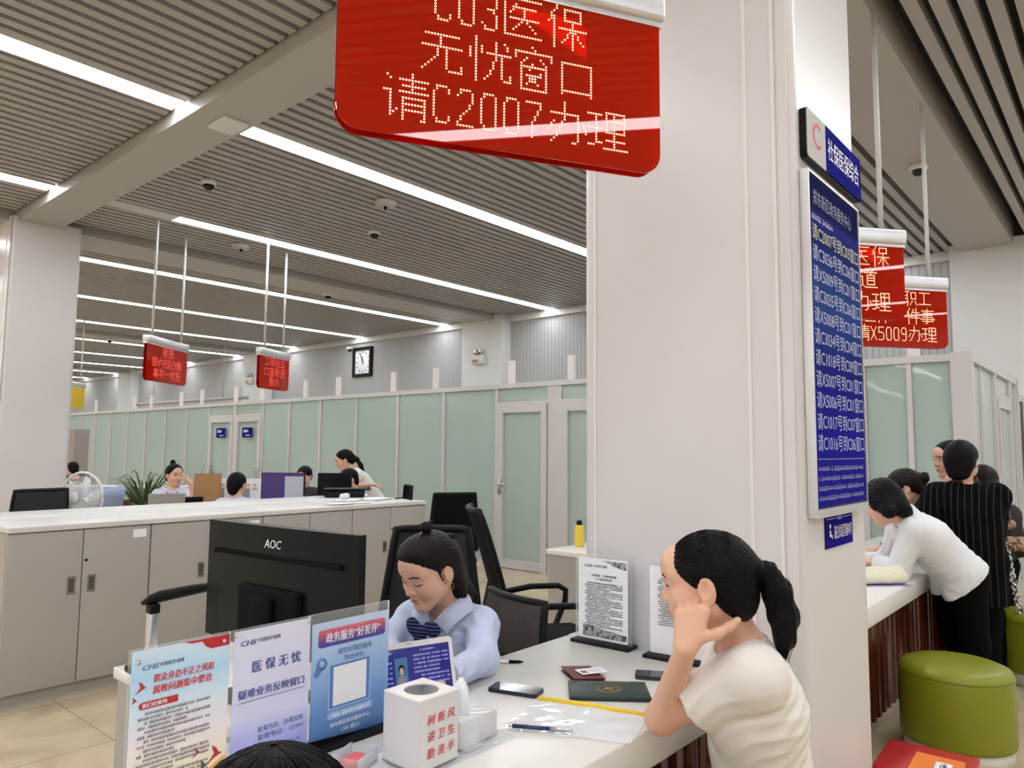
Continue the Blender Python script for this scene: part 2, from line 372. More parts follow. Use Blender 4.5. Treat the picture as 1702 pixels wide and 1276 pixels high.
# strip lights
ORD = {-8.76:'far behind the camera, fourth line back', -5.93:'behind the camera, third line back', -2.85:'behind the camera, second line back', -0.27:'behind the counter seats, first line back', 2.57:'just over the counter', 5.43:'over the grey cabinets', 8.22:'over the staff beyond the cabinets', 11.05:'just beyond the plain ceiling band',
       13.88:'fourth line, past the hanging signs', 16.7:'fifth line back', 19.55:'sixth line back', 22.4:'seventh line back', 25.2:'eighth line back', 28.1:'ninth line back', 30.9:'tenth line back', 33.7:'eleventh line back'}
for l in LINES:
    for side, (xa, xb) in enumerate(((XM+0.5,2.40),(3.66 if l == 8.22 else 2.86, XW-0.02))):
        where = 'ending at the striped wall' if side else 'ending at the boxed beam'
        t = thing('linear_ceiling_light', 'strip light %s, %s' % (ORD[l], where), 'ceiling light', (xa,l,CZ), 0)
        hb = MB().span((0,-0.125,0.0),(xb-xa,-0.105,0.1)).span((0,0.105,0.0),(xb-xa,0.125,0.1)).span((0,-0.105,0.02),(xb-xa,0.105,0.1))
        if l == 8.22 and side: hb.span((-0.8,-0.12,0.0),(0,0.12,0.03))
        hb.build('housing', M_lampbody, t)
        n = max(1, round((xb-xa)/1.25)); w = (xb-xa)/n
        me = MB().span((0.006,-0.105,0.004),(w-0.006,0.105,0.018)).mesh('diffuser', M_lamp)
        for k in range(n):
            o = bpy.data.objects.new('diffuser', me); COL.objects.link(o); o.parent = t; o.location = (k*w,0,0)
# dome cameras, sensors
def dome_camera(loc, label):
    t = thing('dome_camera', label, 'security camera', loc)
    MB().lathe([(0.075,0),(0.075,-0.035),(0.062,-0.05)][::-1], 20).build('housing', M_white, t)
    MB().lathe([(0.004,-0.10),(0.03,-0.095),(0.05,-0.075),(0.056,-0.048)], 20).build('dome', M_gloss, t)
dome_camera((3.31,6.76,CZ), 'white dome camera on the slats beside the access panel beam')
dome_camera((5.39,6.82,CZ), 'white dome camera on the slats in the middle bay')
dome_camera((6.95,9.95,3.97), 'white dome camera on the plain ceiling band above the office')
dome_camera((7.0,1.36,3.97), 'white dome camera on the ceiling band right of the pillar')
dome_camera((6.75,18.3,3.97), 'tiny white dome camera far down the hall')
dome_camera((10.35,13.9,3.78), 'white dome camera mounted on the wall above the clock')
for loc, lab in (((4.8,5.9,CZ),'round grey vent fitting in the slats near the first light line'), ((4.7,8.65,CZ),'round grey vent fitting beyond the second light line')):
    t = thing('ceiling_sensor', lab, 'ceiling sensor', loc)
    MB().lathe([(0.02,-0.06),(0.10,-0.05),(0.12,-0.02),(0.13,0.0)], 18).build('cover', M_cab, t)
    MB().lathe([(0.012,-0.09),(0.02,-0.06)], 10).build('nozzle', M_blackm, t)
t = thing('access_panel', 'white square access panel on the boxed beam', 'access panel', (2.69,5.22,3.95))
MB().box((0,0,-0.012),(0.2,0.27,0.024), bev=0.004).build('cover', M_white, t)
# ------------------------------------------------------------------ glass partition
PX = 6.973
def pane_mesh(mb, y0, y1, z0, z1): mb.span((PX-0.006,y0,z0),(PX+0.006,y1,z1))
fr = MB()
def mull(y, w=0.045): fr.span((PX-0.03,y-w/2,0),(PX+0.03,y+w/2,2.229))
fr.span((PX-0.035,1.065,2.23),(PX+0.035,32,2.29)); fr.span((PX-0.034,6.25,0),(PX+0.034,11.78,0.07)); fr.span((PX-0.034,13.74,0),(PX+0.034,32,0.07)); fr.span((PX-0.034,1.175,0),(PX+0.034,4.36,0.07))
ys = [6.232,7.204,8.156,9.127,10.07,10.95]
for yy in ys: mull(yy)
mull(11.80); mull(12.76, 0.10); mull(13.72)
far = [13.72+0.955*k for k in range(1,19)]
for yy in far: mull(yy)
fr.span((PX-0.029,5.20,0),(PX+0.029,5.40,2.228)); mull(4.37); mull(3.4); mull(2.43); mull(1.86)
mull(1.489, 0.04); fr.span((PX-0.05,1.02,0),(PX+0.05,1.17,2.30))
for a, e in ((4.39,5.20),(5.40,6.21),(11.82,12.71),(12.81,13.70)): fr.span((PX-0.027,a,2.022),(PX+0.027,e,2.06))
part = fr.build('partition_wall', M_frame); part['kind'] = 'structure'; part['label'] = 'frosted glass office partition with pale metal frame'; part['category'] = 'partition'
allm = [6.232,7.204,8.156,9.127,10.07,10.95,11.80]; segs = list(zip(allm[:-1], allm[1:]))
fm = [13.72]+far; segs += list(zip(fm[:-1], fm[1:])); segs += [(3.4,4.37),(2.43,3.4),(1.86,2.43),(1.489,1.86),(1.17,1.489)]
for a, e in segs:
    q = MB(); pane_mesh(q, a+0.02, e-0.02, 0.07, 2.23); q.build('glass_pane', M_frost, part)
for a, e in ((4.39,5.20),(5.40,6.21),(11.82,12.71),(12.81,13.70)):
    q = MB(); pane_mesh(q, a, e, 2.06, 2.23); q.build('glass_pane', M_frost, part)
def office_door(n, y0, y1, hy, label, plaque=None):
    mb = MB()
    for a, e in ((y0,y0+0.09),(y1-0.09,y1)): mb.span((PX-0.045,a+0.001,0.0),(PX+0.025,e-0.001,2.02))
    mb.span((PX-0.044,y0+0.09,1.92),(PX+0.026,y1-0.09,2.02)); mb.span((PX-0.044,y0+0.09,0.01),(PX+0.026,y1-0.09,0.11))
    d = mb.build('door_%d' % n, M_frame); d['kind'] = 'structure'; d['label'] = label; d['category'] = 'door'
    q = MB(); pane_mesh(q, y0+0.09, y1-0.09, 0.11, 1.92); q.build('glass_pane', M_frost, d)
    sgn = 1 if hy < (y0+y1)/2 else -1
    h = MB().box((PX-0.055,hy,1.0),(0.015,0.045,0.20), bev=0.005)
    h.tube([(PX-0.05,hy,1.03),(PX-0.10,hy,1.03),(PX-0.105,hy+sgn*0.02,1.03),(PX-0.10,hy+sgn*0.13,1.03)], 0.011)
    h.build('door_handle', M_steel, d)
    return d
office_door(1, 5.41, 6.20, 6.15, 'glazed office door with a lever handle right of the last glass panel')
office_door(2, 4.40, 5.19, 4.45, 'glazed office door half hidden by the pillar')
office_door(3, 11.83, 12.71, 11.9, 'glazed office door with blue plaque, nearer of the far pair')
office_door(4, 12.81, 13.69, 13.6, 'glazed office door with blue plaque, farther of the far pair')
for yy, lab in ((12.25,'small blue door plaque on the nearer of two far glass doors'), (13.2,'small blue door plaque on the farther of two far glass doors')):
    t = thing('door_plaque', lab, 'plaque', (PX-0.05,yy,1.72), PI*1.5)
    MB().span((-0.17,-0.008,-0.09),(0.17,0.0,0.09)).build('plate', M_navy, t)
    q = MB(); dashes(q, -0.12,0.12,0.03,0.05, cw=0.055, y=-0.0095, seed=3); dashes(q, -0.05,0.12,-0.05,0.02, y=-0.0095, seed=4); q.build('lettering', M_inkw, t)
# short white stub posts on top of the rail
for yy in (5.07,6.0,7.39,8.29,9.63,10.53,11.9,12.8,14.1,15.0,16.4,17.3,19.5,1.45,1.95):
    far_lab = 'third' if yy > 12 else 'near'
    t = MB().span((-0.02,-0.045,0),(0.02,0.045,0.29)).build('stub_post', M_seam, None, (PX+0.0,yy,2.29))
    tag(t, 'short white stub post standing on the partition rail', 'post', 'stub posts along the partition rail')
t = MB().tube([(8.5,15.1,2.56),(8.5,21.0,2.59)], 0.04, 10).tube([(8.5,16.2,2.57),(8.5,16.2,CZ)],0.008,6).tube([(8.5,19.9,2.57),(8.5,19.9,CZ)],0.008,6).build('overhead_pipe', M_cab); tag(t, 'grey pipe running behind the far partition rail', 'pipe')
# pipe hangers to ceiling
# side wall of the corner glass office, along +X at y = 1.065
t = MB()
PY = 1.065
t.span((PX,PY-0.035,2.23),(9.85,PY+0.035,2.29)).span((PX,PY-0.03,0),(8.30,PY+0.03,0.10)).span((PX+0.01,PY-0.03,0),(PX+0.05,PY+0.03,2.23))
for xx in (7.55,): t.span((xx-0.012,PY-0.02,0),(xx+0.012,PY+0.02,2.23))
t.span((8.28,PY-0.03,0),(8.36,PY+0.03,2.23)).span((9.33,PY-0.03,0),(9.43,PY+0.03,2.23)).span((8.36,PY-0.03,2.0),(9.33,PY+0.03,2.05)).span((9.78,PY-0.05,0),(9.88,PY+0.05,2.30))
t.span((9.88,PY-0.03,2.06),(10.45,PY+0.03,2.14)).span((9.96,PY-0.03,0),(10.02,PY+0.03,2.06))
side = t.build('partition_wall', M_frame); side['kind'] = 'structure'; side['label'] = 'clear glass side wall of the corner office'; side['category'] = 'partition'
for a, e in ((PX+0.05,7.54),(7.56,8.28),(9.43,9.78)):
    MB().span((a,PY-0.005,0.1),(e,PY+0.005,2.23)).build('glass_pane', M_glass, side)
MB().span((8.36,PY-0.005,2.05),(9.33,PY+0.005,2.23)).build('glass_pane', M_glass, side)
d = MB().span((8.37,PY-0.04,0.01),(8.46,PY+0.02,2.0)).span((9.23,PY-0.04,0.01),(9.32,PY+0.02,2.0)).span((8.46,PY-0.039,1.91),(9.23,PY+0.019,2.0)).span((8.46,PY-0.039,0.01),(9.23,PY+0.019,0.11)).build('door_5', M_frame)
d['kind'] = 'structure'; d['label'] = 'clear glazed office door behind the standing customers'; d['category'] = 'door'
MB().span((8.46,PY-0.012,0.11),(9.23,PY-0.002,1.91)).build('glass_pane', M_glass, d)
MB().tube([(8.42,PY-0.04,0.98),(8.42,PY-0.10,0.98),(8.56,PY-0.10,0.98)], 0.012).build('door_handle', M_steel, d)
M_dkred = mat('dark_red_door', (0.035,0.008,0.008), 0.4, vary=0.2)
d = MB().span((10.02,PY-0.02,0.0),(10.42,PY+0.02,2.06)).build('door_6', M_dkred); d['kind'] = 'structure'; d['label'] = 'dark red door at the right edge'; d['category'] = 'door'
# things on the striped wall
t = thing('wall_clock', 'square black framed wall clock with a white face', 'clock', (XW,13.83,3.47), PI*1.5)
q = MB(); w = 0.35; q.span((-w,-0.06,0.28),(w,0,w)); q.span((-w,-0.06,-w),(w,0,-0.28)); q.span((-w,-0.06,-0.28),(-0.28,0,0.28)); q.span((0.28,-0.06,-0.28),(w,0,0.28)); q.build('frame', M_black, t)
MB().span((-0.285,-0.02,-0.285),(0.285,-0.005,0.285)).build('face', M_paper, t)
q = MB()
for k in range(12):
    a = k*PI/6; q.box((0.23*math.sin(a),-0.022,0.23*math.cos(a)),(0.03,0.004,0.035))
q.build('hour_marks', M_inkk, t)
MB().box((0,-0.026,0),(0.03,0.004,0.02)).tube([(0,-0.026,0),(-0.035,-0.026,0.13)],0.012,6).build('hour_hand', M_inkk, t)
MB().tube([(0.03,-0.03,-0.05),(-0.09,-0.03,0.2)],0.008,6).build('minute_hand', M_inkk, t)
for yy, zz, lab in ((9.80,3.2,'twin spot emergency light on the white wall pier right of the clock'), (18.38,3.25,'twin spot emergency light on the far white wall pier')):
    t = thing('emergency_light', lab, 'emergency light', (XW-0.28,yy,zz), PI*1.5)
    MB().box((0,-0.04,0),(0.30,0.08,0.17), bev=0.01).build('body', M_white, t)
    MB().box((-0.05,-0.083,-0.03),(0.16,0.004,0.06)).build('label_strip', mat('label_tan',(0.55,0.25,0.12),0.5), t)
    for sx in (-0.07,0.07): MB().lathe([(0.02,0.07),(0.05,0.0),(0.055,-0.01)],14,(0,0,0),0,Matrix.Translation((sx,-0.05,0.15))@Matrix.Rotation(-PI/2,4,'X')).build('lamp_head', M_steel, t)
# ================================================================== LED WINDOW SIGNS
GLY = {
'无':"2,2 13,2;1,6 14,6;7,2 7,6 5,10 1,14;9,6 9,13 10,14 14,14 14,12", '忧':"3,0 3,15;1,4 1,7;5,3 5,5;7,5 15,5;10,1 10,5 9,10 6,14;12,5 12,13 13,14 15,14 15,12;13,1 14,3",
'窗':"7,0 8,1;1,4 1,2 14,2 14,4;5,4 3,6;10,4 12,6;3,7 12,7 12,15 3,15 3,7;7,6 6,8;5,10 10,10;5,10 9,13;10,9 5,13", '口':"2,3 13,3 13,14;2,3 2,14;2,13 13,13",
'请':"2,1 3,2;1,6 3,6 3,14 5,12;6,2 15,2;7,4 14,4;6,6 15,6;10,0 10,6;7,8 14,8 14,15 13,15;7,8 7,15;7,10 14,10;7,12 14,12", '办':"2,4 12,4 12,13 10,14;7,0 7,5 5,10 2,14;3,7 1,10;14,7 15,10",
'理':"0,2 5,2;0,7 5,7;0,13 5,12;3,2 3,12;7,1 14,1 14,8 7,8 7,1;7,4 14,4;10,1 10,14;7,11 14,11;6,14 15,14", '医':"1,1 14,1;1,1 1,14 14,14;5,3 3,6;4,4 12,4;3,8 13,8;8,4 8,8 4,12;8,8 12,12",
'保':"4,0 1,6;3,4 3,15;7,1 13,1 13,5 7,5 7,1;5,8 15,8;10,5 10,15;10,8 6,13;10,8 14,13", '企':"8,0 0,6;8,0 15,6;8,5 8,14;8,9 12,9;4,8 4,14;1,14 14,14",
'业':"5,1 5,13;10,1 10,13;1,4 3,10;14,4 12,10;0,14 15,14", '职':"0,1 7,1;2,1 2,12;5,1 5,15;2,5 5,5;2,8 5,8;0,12 6,11;9,2 14,2 14,8 9,8 9,2;10,10 8,14;13,10 15,14",
'工':"2,2 13,2;7,2 7,13;1,13 14,13", '退':"1,1 3,3;0,6 3,6 3,12;0,15 3,12 5,14 15,14;6,1 13,1 13,7 6,7;6,4 13,4;6,1 6,12 9,10;9,7 14,12;13,8 11,9",
'休':"4,0 1,6;3,4 3,15;5,4 15,4;10,0 10,15;10,4 5,12;10,4 15,12", '一':"1,7 14,7", '件':"4,0 1,6;3,4 3,15;8,1 6,6;7,4 14,4;5,9 15,9;11,0 11,15",
'事':"1,2 14,2;7,0 7,14 5,14;3,4 12,4 12,6 3,6 3,4;2,8 13,8 13,12 2,12;0,10 15,10", '道':"1,1 3,3;0,6 3,6 3,12;0,15 3,12 5,14 15,14;7,0 8,2;12,0 11,2;5,3 15,3;10,3 9,5;7,5 13,5 13,12 7,12 7,5;7,7 13,7;7,9 13,9",
'C':"6,4 5,2 2,2 1,4 1,12 2,14 5,14 6,12", '0':"2,2 5,2 6,4 6,12 5,14 2,14 1,12 1,4 2,2", '2':"1,4 2,2 5,2 6,4 6,6 1,13 1,14 6,14", '3':"1,3 2,2 5,2 6,4 6,6 5,7 3,7;5,8 6,9 6,12 5,14 2,14 1,12",
'5':"6,2 1,2 1,7 5,7 6,9 6,12 5,14 1,14", '7':"1,2 6,2 6,4 3,9 3,14", '9':"6,8 2,8 1,6 1,4 2,2 5,2 6,4 6,12 5,14 2,14", 'X':"1,2 6,14;6,2 1,14"}
def led_cells(line):
    out = set(); x0 = 0
    for ch in line:
        for st in GLY[ch].split(';'):
            p = [tuple(map(int, q.split(','))) for q in st.split()]
            for (xa, ya), (xb, yb) in zip(p[:-1], p[1:]):
                n = max(abs(xb-xa), abs(yb-ya), 1)
                for i in range(n+1): out.add((x0+round(xa+(xb-xa)*i/n), round(ya+(yb-ya)*i/n)))
        x0 += 16 if ord(ch) > 127 else 8
    return out, x0
def led_sign(loc, az, w, lines, label, mirrored=False, panel=None, led=None, h=0.42, dot=0.0025, pitch=0.00735, ghost=None):
    t = thing('window_sign', label, 'sign', loc, az, None)
    g = 0.0
    MB().prism(rrect(w, h, 0.055, 6, (1,1,0,0), -w/2, 0), 0.006).build('panel', panel or M_redglass, t)
    q = MB(); q.prism(rrect(w, h, 0.055, 6, (1,1,0,0), -w/2, 0), 0.004, Matrix.Translation((0,0.034,0))); q.build('back_panel', panel or M_redglass, t)
    q = MB(); q.box((0,0.02,h+0.045),(w+0.03,0.075,0.085), bev=0.012); q.span((-w/2-0.01,-0.002,h-0.012),(w/2+0.01,0.046,h+0.01)); q.build('housing', M_alu, t)
    q = MB()
    for sx in (-1,1): q.tube([(sx*(w/2-0.12),0.02,h+0.08),(sx*(w/2-0.12),0.02,(3.97 if loc[1] < 2 else CZ+0.02)-loc[2])], 0.014, 10)
    q.build('rod', M_white, t)
    if lines:
        n = len(lines)
        for i, ln in enumerate(lines):
            q = MB(); ln, right = ln if isinstance(ln, tuple) else (ln, None)
            cells, wd_ = led_cells(ln); x_off = 0 if right is None else right-wd_*pitch/2; top = h-0.016-i*0.127
            for cx, cy in cells:
                x = (cx-wd_/2+0.5)*pitch+x_off; z = top-cy*pitch
                if mirrored: x = -x
                yy = -0.0012
                r = dot; q.add([(x+r*math.cos(a*PI/3), yy, z+r*math.sin(a*PI/3)) for a in range(6)]+[(x,yy-0.0012,z)], [(k,(k+1)%6,6) for k in range(6)])
            q.build('led_text', led or M_led, t)
    return t
def sgn(right, az, w): return (right[0]-0.5*w*math.cos(az), right[1]-0.5*w*math.sin(az), 2.2)
az = math.radians(-29.4); led_sign(sgn((1.673,0.928),az,0.84), az, 0.84, ['C03医保','无忧窗口','请C2007办理'], 'large red LED sign hanging over the near counter, reading C2007')
az = math.radians(-38.7)
led_sign(sgn((4.44,0.953),az,0.84), az, 0.84, [('医保',0.33),('道',0.25),('办理',0.33)], 'red LED sign right of the pillar, partly hidden by the queue screen')
led_sign(sgn((5.88,1.0),az,0.84), az, 0.84, [('企业职工',0.30),('退休一件事',0.32),('请X5009办理',0.33)], 'red LED sign farther right of the pillar, reading X5009')
az = math.radians(36.3); led_sign((3.805,8.571,2.2), az, 0.86, ['医保','请X5009办理','退休一件事'], 'red LED sign hanging over the far counter, left of the pair', True, None, M_ledr)
az = math.radians(25.6); led_sign((5.088,8.396,2.2), az, 0.66, ['企业职工','医保窗口','办理'], 'red LED sign hanging over the far counter, right of the pair', True, None, M_ledr)
t = led_sign((5.25,15.85,2.2), math.radians(40), 0.7, [], 'small yellow hanging sign beside the far pillar edge', False, M_yelglass)

# ================================================================== COUNTER
CT = 0.76
t = thing('service_counter', 'long white stone service counter with a dark red ribbed wood front', 'counter', (0,0,0))
q = MB().span((-0.2,1.0,CT-0.10),(2.365,1.73,CT),0,0.006).span((3.08,1.0,CT-0.10),(6.80,1.73,CT),0,0.006).span((2.365,1.68,CT-0.1),(3.08,1.73,CT),0)
q.build('worktop', M_counter, t)
q = MB()
x = -0.15
while x < 6.7:
    if not (2.33 < x+0.1 and x < 3.09):
        n = 6; w = 0.088
        pts = [(x+w*0.5+w*0.5*math.cos(PI+PI*i/n), 1.13-0.028*math.sin(PI*i/n)) for i in range(n+1)]
        vs_ = [(p[0],p[1],0.10) for p in pts]+[(p[0],p[1],CT-0.10) for p in pts]
        q.add(vs_, [(i,i+1,i+n+2,i+n+1) for i in range(n)], 0, False)
    x += 0.095
q.span((-0.16,1.128,0.10),(2.36,1.15,CT-0.1)).span((3.085,1.128,0.10),(6.75,1.15,CT-0.1))
q.build('front_panel', M_rib, t)
MB().span((-0.15,1.15,0),(2.36,1.17,0.10)).span((3.085,1.15,0),(6.75,1.17,0.10)).build('kick_plate', M_cream, t)
MB().span((-0.18,1.17,0),(-0.14,1.70,CT-0.1)).span((6.74,1.17,0),(6.78,1.70,CT-0.1)).span((2.0,1.2,0),(2.04,1.70,CT-0.1)).span((3.2,1.2,0),(3.24,1.70,CT-0.1)).build('end_panel', M_cab, t)
def return_desk(x0, x1, y0, y1, label, z=CT):
    t = thing('return_desk', label, 'desk', ((x0+x1)/2,(y0+y1)/2,0)); a, e = (x1-x0)/2, (y1-y0)/2
    MB().span((-a,-e,z-0.035),(a,e,z),0,0.004).build('desktop', M_counter, t)
    MB().span((-a+0.012,-e,0),(-a+0.045,e-0.015,z-0.035)).build('side_panel', M_cab, t)
    MB().span((-a+0.045,e-0.05,0),(a-0.02,e-0.018,z-0.035)).build('back_panel', M_cab, t)
    MB().span((a-0.05,-e,0),(a-0.02,e-0.05,z-0.035)).build('side_panel', M_cab, t)
return_desk(1.017, 1.52, 1.732, 2.578, 'white topped return desk under the black monitor')
return_desk(4.20, 4.8, 1.74, 3.28, 'white topped return desk with the yellow bottle')
t = thing('water_bottle', 'yellow water bottle on the return desk beside the pillar', 'bottle', (4.50,3.20,CT))
MB().lathe([(0.033,0),(0.036,0.01),(0.036,0.13),(0.025,0.155)],18).build('body', M_yellow, t); MB().lathe([(0.022,0.155),(0.022,0.18),(0.012,0.19)],14).build('cap', M_black, t)

# ---- three posters on the counter (A4 acrylic stands)
def ramp_mat(name, stops, horiz=False, size=0.3):
    """paper printed with a colour wash running up the sheet"""
    m = mat(name, (1,1,1), 0.35, vary=0); nt, b = nodes_of(m)
    tc = nt.nodes.new('ShaderNodeTexCoord'); sp = nt.nodes.new('ShaderNodeSeparateXYZ'); nt.links.new(tc.outputs['Object'], sp.inputs[0])
    n = nt.nodes.new('ShaderNodeTexNoise'); n.inputs['Scale'].default_value = 9; nt.links.new(tc.outputs['Object'], n.inputs['Vector'])
    d = nt.nodes.new('ShaderNodeMath'); d.operation = 'DIVIDE'; d.inputs[1].default_value = size; nt.links.new(sp.outputs[2], d.inputs[0])
    a = nt.nodes.new('ShaderNodeMath'); a.operation = 'MULTIPLY_ADD'; a.inputs[1].default_value = 0.22; nt.links.new(n.outputs[0], a.inputs[0])
    s_ = nt.nodes.new('ShaderNodeMath'); s_.operation = 'SUBTRACT'; s_.inputs[1].default_value = 0.11
    nt.links.new(d.outputs[0], a.inputs[2]); nt.links.new(a.outputs[0], s_.inputs[0])
    rp = nt.nodes.new('ShaderNodeValToRGB'); e = rp.color_ramp.elements
    e[0].position, e[0].color = stops[0][0], stops[0][1]+(1,); e[1].position, e[1].color = stops[-1][0], stops[-1][1]+(1,)
    for p_, c_ in stops[1:-1]: x = e.new(p_); x.color = c_+(1,)
    nt.links.new(s_.outputs[0], rp.inputs[0]); nt.links.new(rp.outputs[0], b.inputs['Base Color'])
    return m
P1 = ramp_mat('print_cream_blue', [(0.0,(0.86,0.66,0.30)),(0.22,(0.84,0.76,0.58)),(0.45,(0.82,0.74,0.76)),(0.68,(0.62,0.74,0.84)),(0.86,(0.42,0.66,0.86)),(1.0,(0.60,0.74,0.86))])
P2 = ramp_mat('print_lilac', [(0.0,(0.24,0.27,0.72)),(0.28,(0.42,0.44,0.80)),(0.42,(0.62,0.62,0.82)),(0.8,(0.66,0.66,0.82)),(1.0,(0.70,0.69,0.83))])
P3 = ramp_mat('print_blue', [(0.0,(0.03,0.07,0.20)),(0.07,(0.08,0.19,0.44)),(0.35,(0.15,0.30,0.60)),(0.7,(0.34,0.50,0.74)),(1.0,(0.50,0.62,0.78))])
M_bar = ramp_mat('print_red_navy', [(0.0,(0.05,0.06,0.30)),(0.25,(0.10,0.06,0.28)),(0.7,(0.55,0.10,0.16)),(1.0,(0.70,0.20,0.22))], size=0.045)
def poster(x0, x1, label, paper, rz=0.0, y=1.53, h=0.317, nm='poster_stand'):
    t = thing(nm, label, 'poster', ((x0+x1)/2,y,CT), rz); w = x1-x0
    MB().span((-w/2,-0.004,0.004),(w/2,0.004,h)).build('holder', M_acr, t)
    MB().span((-w/2+0.003,-0.0062,0.006),(w/2-0.003,-0.0045,h-(0.022 if paper is P3 else 0.003))).build('sheet', paper, t)
    return t, w
def chs(mb, x, z, h, mi, mi2, sub=True):
    put_text(mb, 'CHS', x, z, h, width=h*2.7, align='l', bold=0.03, mi=mi, y=-0.0075, slant=0.25)
    put_text(mb, '中国医疗保障', x+h*3.1, z+h*0.05, h*0.62, align='l', bold=0.012, mi=mi2, y=-0.0075)
t, w = poster(0.633, 0.842, 'left poster with red heading on cream and blue paper', P1)
MB().span((-w/2,-0.03,0),(w/2,0.03,0.006)).build('foot', M_acr, t)
q = MB(); Y = -0.0075
chs(q, -0.082, 0.292-0.012, 0.0115, 1, 3)
put_text(q, '群众身边不正之风和', 0.004, 0.255, 0.0155, width=0.125, bold=0.03, y=Y, mi=0, slant=0.06); put_text(q, '腐败问题集中整治', 0.002, 0.233, 0.0155, width=0.122, bold=0.03, y=Y, mi=0, slant=0.06)
M_deco = [M_inkr, mat('print_steel_blue',(0.13,0.20,0.42),0.4), M_inkw, M_inkk, mat('print_red',(0.48,0.02,0.03),0.4), mat('print_gold',(0.75,0.40,0.08),0.4), mat('print_soft_grey',(0.20,0.18,0.19),0.5)]
bar = rrect(0.078, 0.014, 0.0069, 5, (1,0,0,1), -0.085, 0.199); q.add([(x,-0.0071,z) for x, z in bar], [tuple(range(len(bar)))], 4)
put_text(q, '我们应做到:', -0.079, 0.2062, 0.0085, align='l', bold=0.02, y=-0.0078, mi=2)
zz = 0.190
for i in range(17):
    dashes(q, -0.072 if i % 2 == 0 else -0.085, 0.066 - (0.075 if i in (5,9,13) else 0.0) - (0.05 if i in (1,3,8) else 0), zz, 0.0048, 6, seed=i, cw=0.0050, y=Y); zz -= 0.0089
corner = [(0.0,0.314),(0.018,0.309),(0.040,0.309),(0.048,0.297),(0.060,0.291),(0.101,0.291),(0.101,0.314)]
q.add([(x,-0.0071,z) for x, z in corner], [tuple(range(len(corner)))], 4)
q.add([(x,-0.0071,z) for x, z in ((-0.02,0.008),(0.10,0.008),(0.10,0.045),(0.055,0.038),(0.03,0.03))], [(0,1,2,3,4)], 4)
q.add([(x,-0.0072,z) for x, z in ((0.045,0.036),(0.10,0.046),(0.10,0.062))], [(0,1,2)], 5)
for bx, bz, s_, m_ in ((0.076,0.072,0.02,4),(-0.083,0.243,0.014,4),(-0.095,0.22,0.008,4),(0.036,0.085,0.012,4),(0.05,0.055,0.013,3)):
    q.add([(bx+a*s_,-0.0073,bz+c*s_) for a, c in ((-0.7,-0.9),(0.0,0.0),(-0.3,0.9),(0.2,0.5),(0.5,0.0),(0.9,-0.1),(0.4,-0.3),(0.1,-0.4))], [tuple(range(8))], m_)
col = [(-0.085,0.008),(-0.062,0.008),(-0.064,0.03),(-0.058,0.034),(-0.064,0.04),(-0.066,0.055),(-0.074,0.064),(-0.082,0.055),(-0.083,0.04),(-0.09,0.034),(-0.083,0.03)]
q.add([(x,-0.0074,z) for x, z in col], [tuple(range(len(col)))], 5)
q.build('print', M_deco, t)
q = MB()
for sx, sz in ((-0.09,0.292),(0.088,0.301)): q.lathe([(0.004,0),(0.004,0.003)],12,(0,0,0),0,Matrix.Translation((sx,-0.0065,sz))@Matrix.Rotation(PI/2,4,'X'))
q.build('screw', M_steel, t)
t, w = poster(0.846, 1.043, 'middle poster with blue lettering on lilac paper', P2, y=1.527)
MB().span((-w/2,-0.03,0),(w/2,0.03,0.006)).build('foot', M_acr, t)
q = MB()
chs(q, -0.082, 0.287, 0.0135, 0, 2)
put_text(q, '医 保 无 忧', 0.010, 0.232, 0.0235, width=0.122, bold=0.03, y=Y); put_text(q, '疑难业务反映窗口', 0.0, 0.177, 0.0185, width=0.165, bold=0.03, y=Y)
q.span((-0.083,-0.0078,0.1595),(0.082,-0.0073,0.1607),1)
put_text(q, '医保为民、办理无忧', 0.025, 0.093, 0.0115, width=0.115, bold=0.01, y=Y, mi=1); put_text(q, '监督电话：12393', 0.025, 0.0755, 0.0115, width=0.115, bold=0.01, y=Y, mi=1)
put_text(q, '郑州市医疗保障中心 制', 0.03, 0.047, 0.0075, width=0.09, y=Y, mi=1)
q.build('print', [M_inkb, mat('print_slate',(0.14,0.16,0.30),0.5), M_inkk], t)
q = MB()
for sx in (-0.092,0.092):
    for sz in (0.305,0.016): q.lathe([(0.003,0),(0.003,0.003)],10,(0,0,0),0,Matrix.Translation((sx,-0.0065,sz))@Matrix.Rotation(PI/2,4,'X'))
q.build('screw', M_steel, t)
t, w = poster(1.046, 1.286, 'right poster in blue with a large white square, asking for service ratings', P3, rz=0.0, y=1.53)
MB().span((-w/2-0.005,-0.035,0),(w/2+0.005,0.035,0.012)).build('foot', M_black, t)
q = MB()
bar = rrect(0.205, 0.042, 0.009, 4, (1,1,1,1), -0.1, 0.236); q.add([(x,0,z-0.236) for x, z in bar], [tuple(range(len(bar)))], 0)
q.build('title_bar', M_bar, t, (0,-0.0071,0.236))
q = MB()
put_text(q, '政务服务“好差评”', 0.004, 0.257, 0.0225, width=0.165, bold=0.03, y=-0.0082, mi=0)
put_text(q, '请您对我的服务', 0.01, 0.219, 0.0135, width=0.105, y=Y, mi=1); put_text(q, '作出评价', 0.008, 0.2, 0.0125, width=0.06, y=Y, mi=1)
for (m_, x0, z0, ww, hh, rr, yy) in ((2,-0.068,0.083,0.128,0.110,0.006,-0.0070),(3,-0.064,0.087,0.120,0.102,0.004,-0.0072),(0,-0.054,0.092,0.100,0.092,0.002,-0.0076),(2,-0.068,0.062,0.135,0.017,0.004,-0.0070)):
    r_ = rrect(ww, hh, rr, 4, (1,1,1,1), x0, z0); q.add([(x,yy,z) for x, z in r_], [tuple(range(len(r_)))], m_)
dashes(q, -0.055, 0.058, 0.0705, 0.0065, 0, cw=0.0075, y=-0.0078, seed=5)
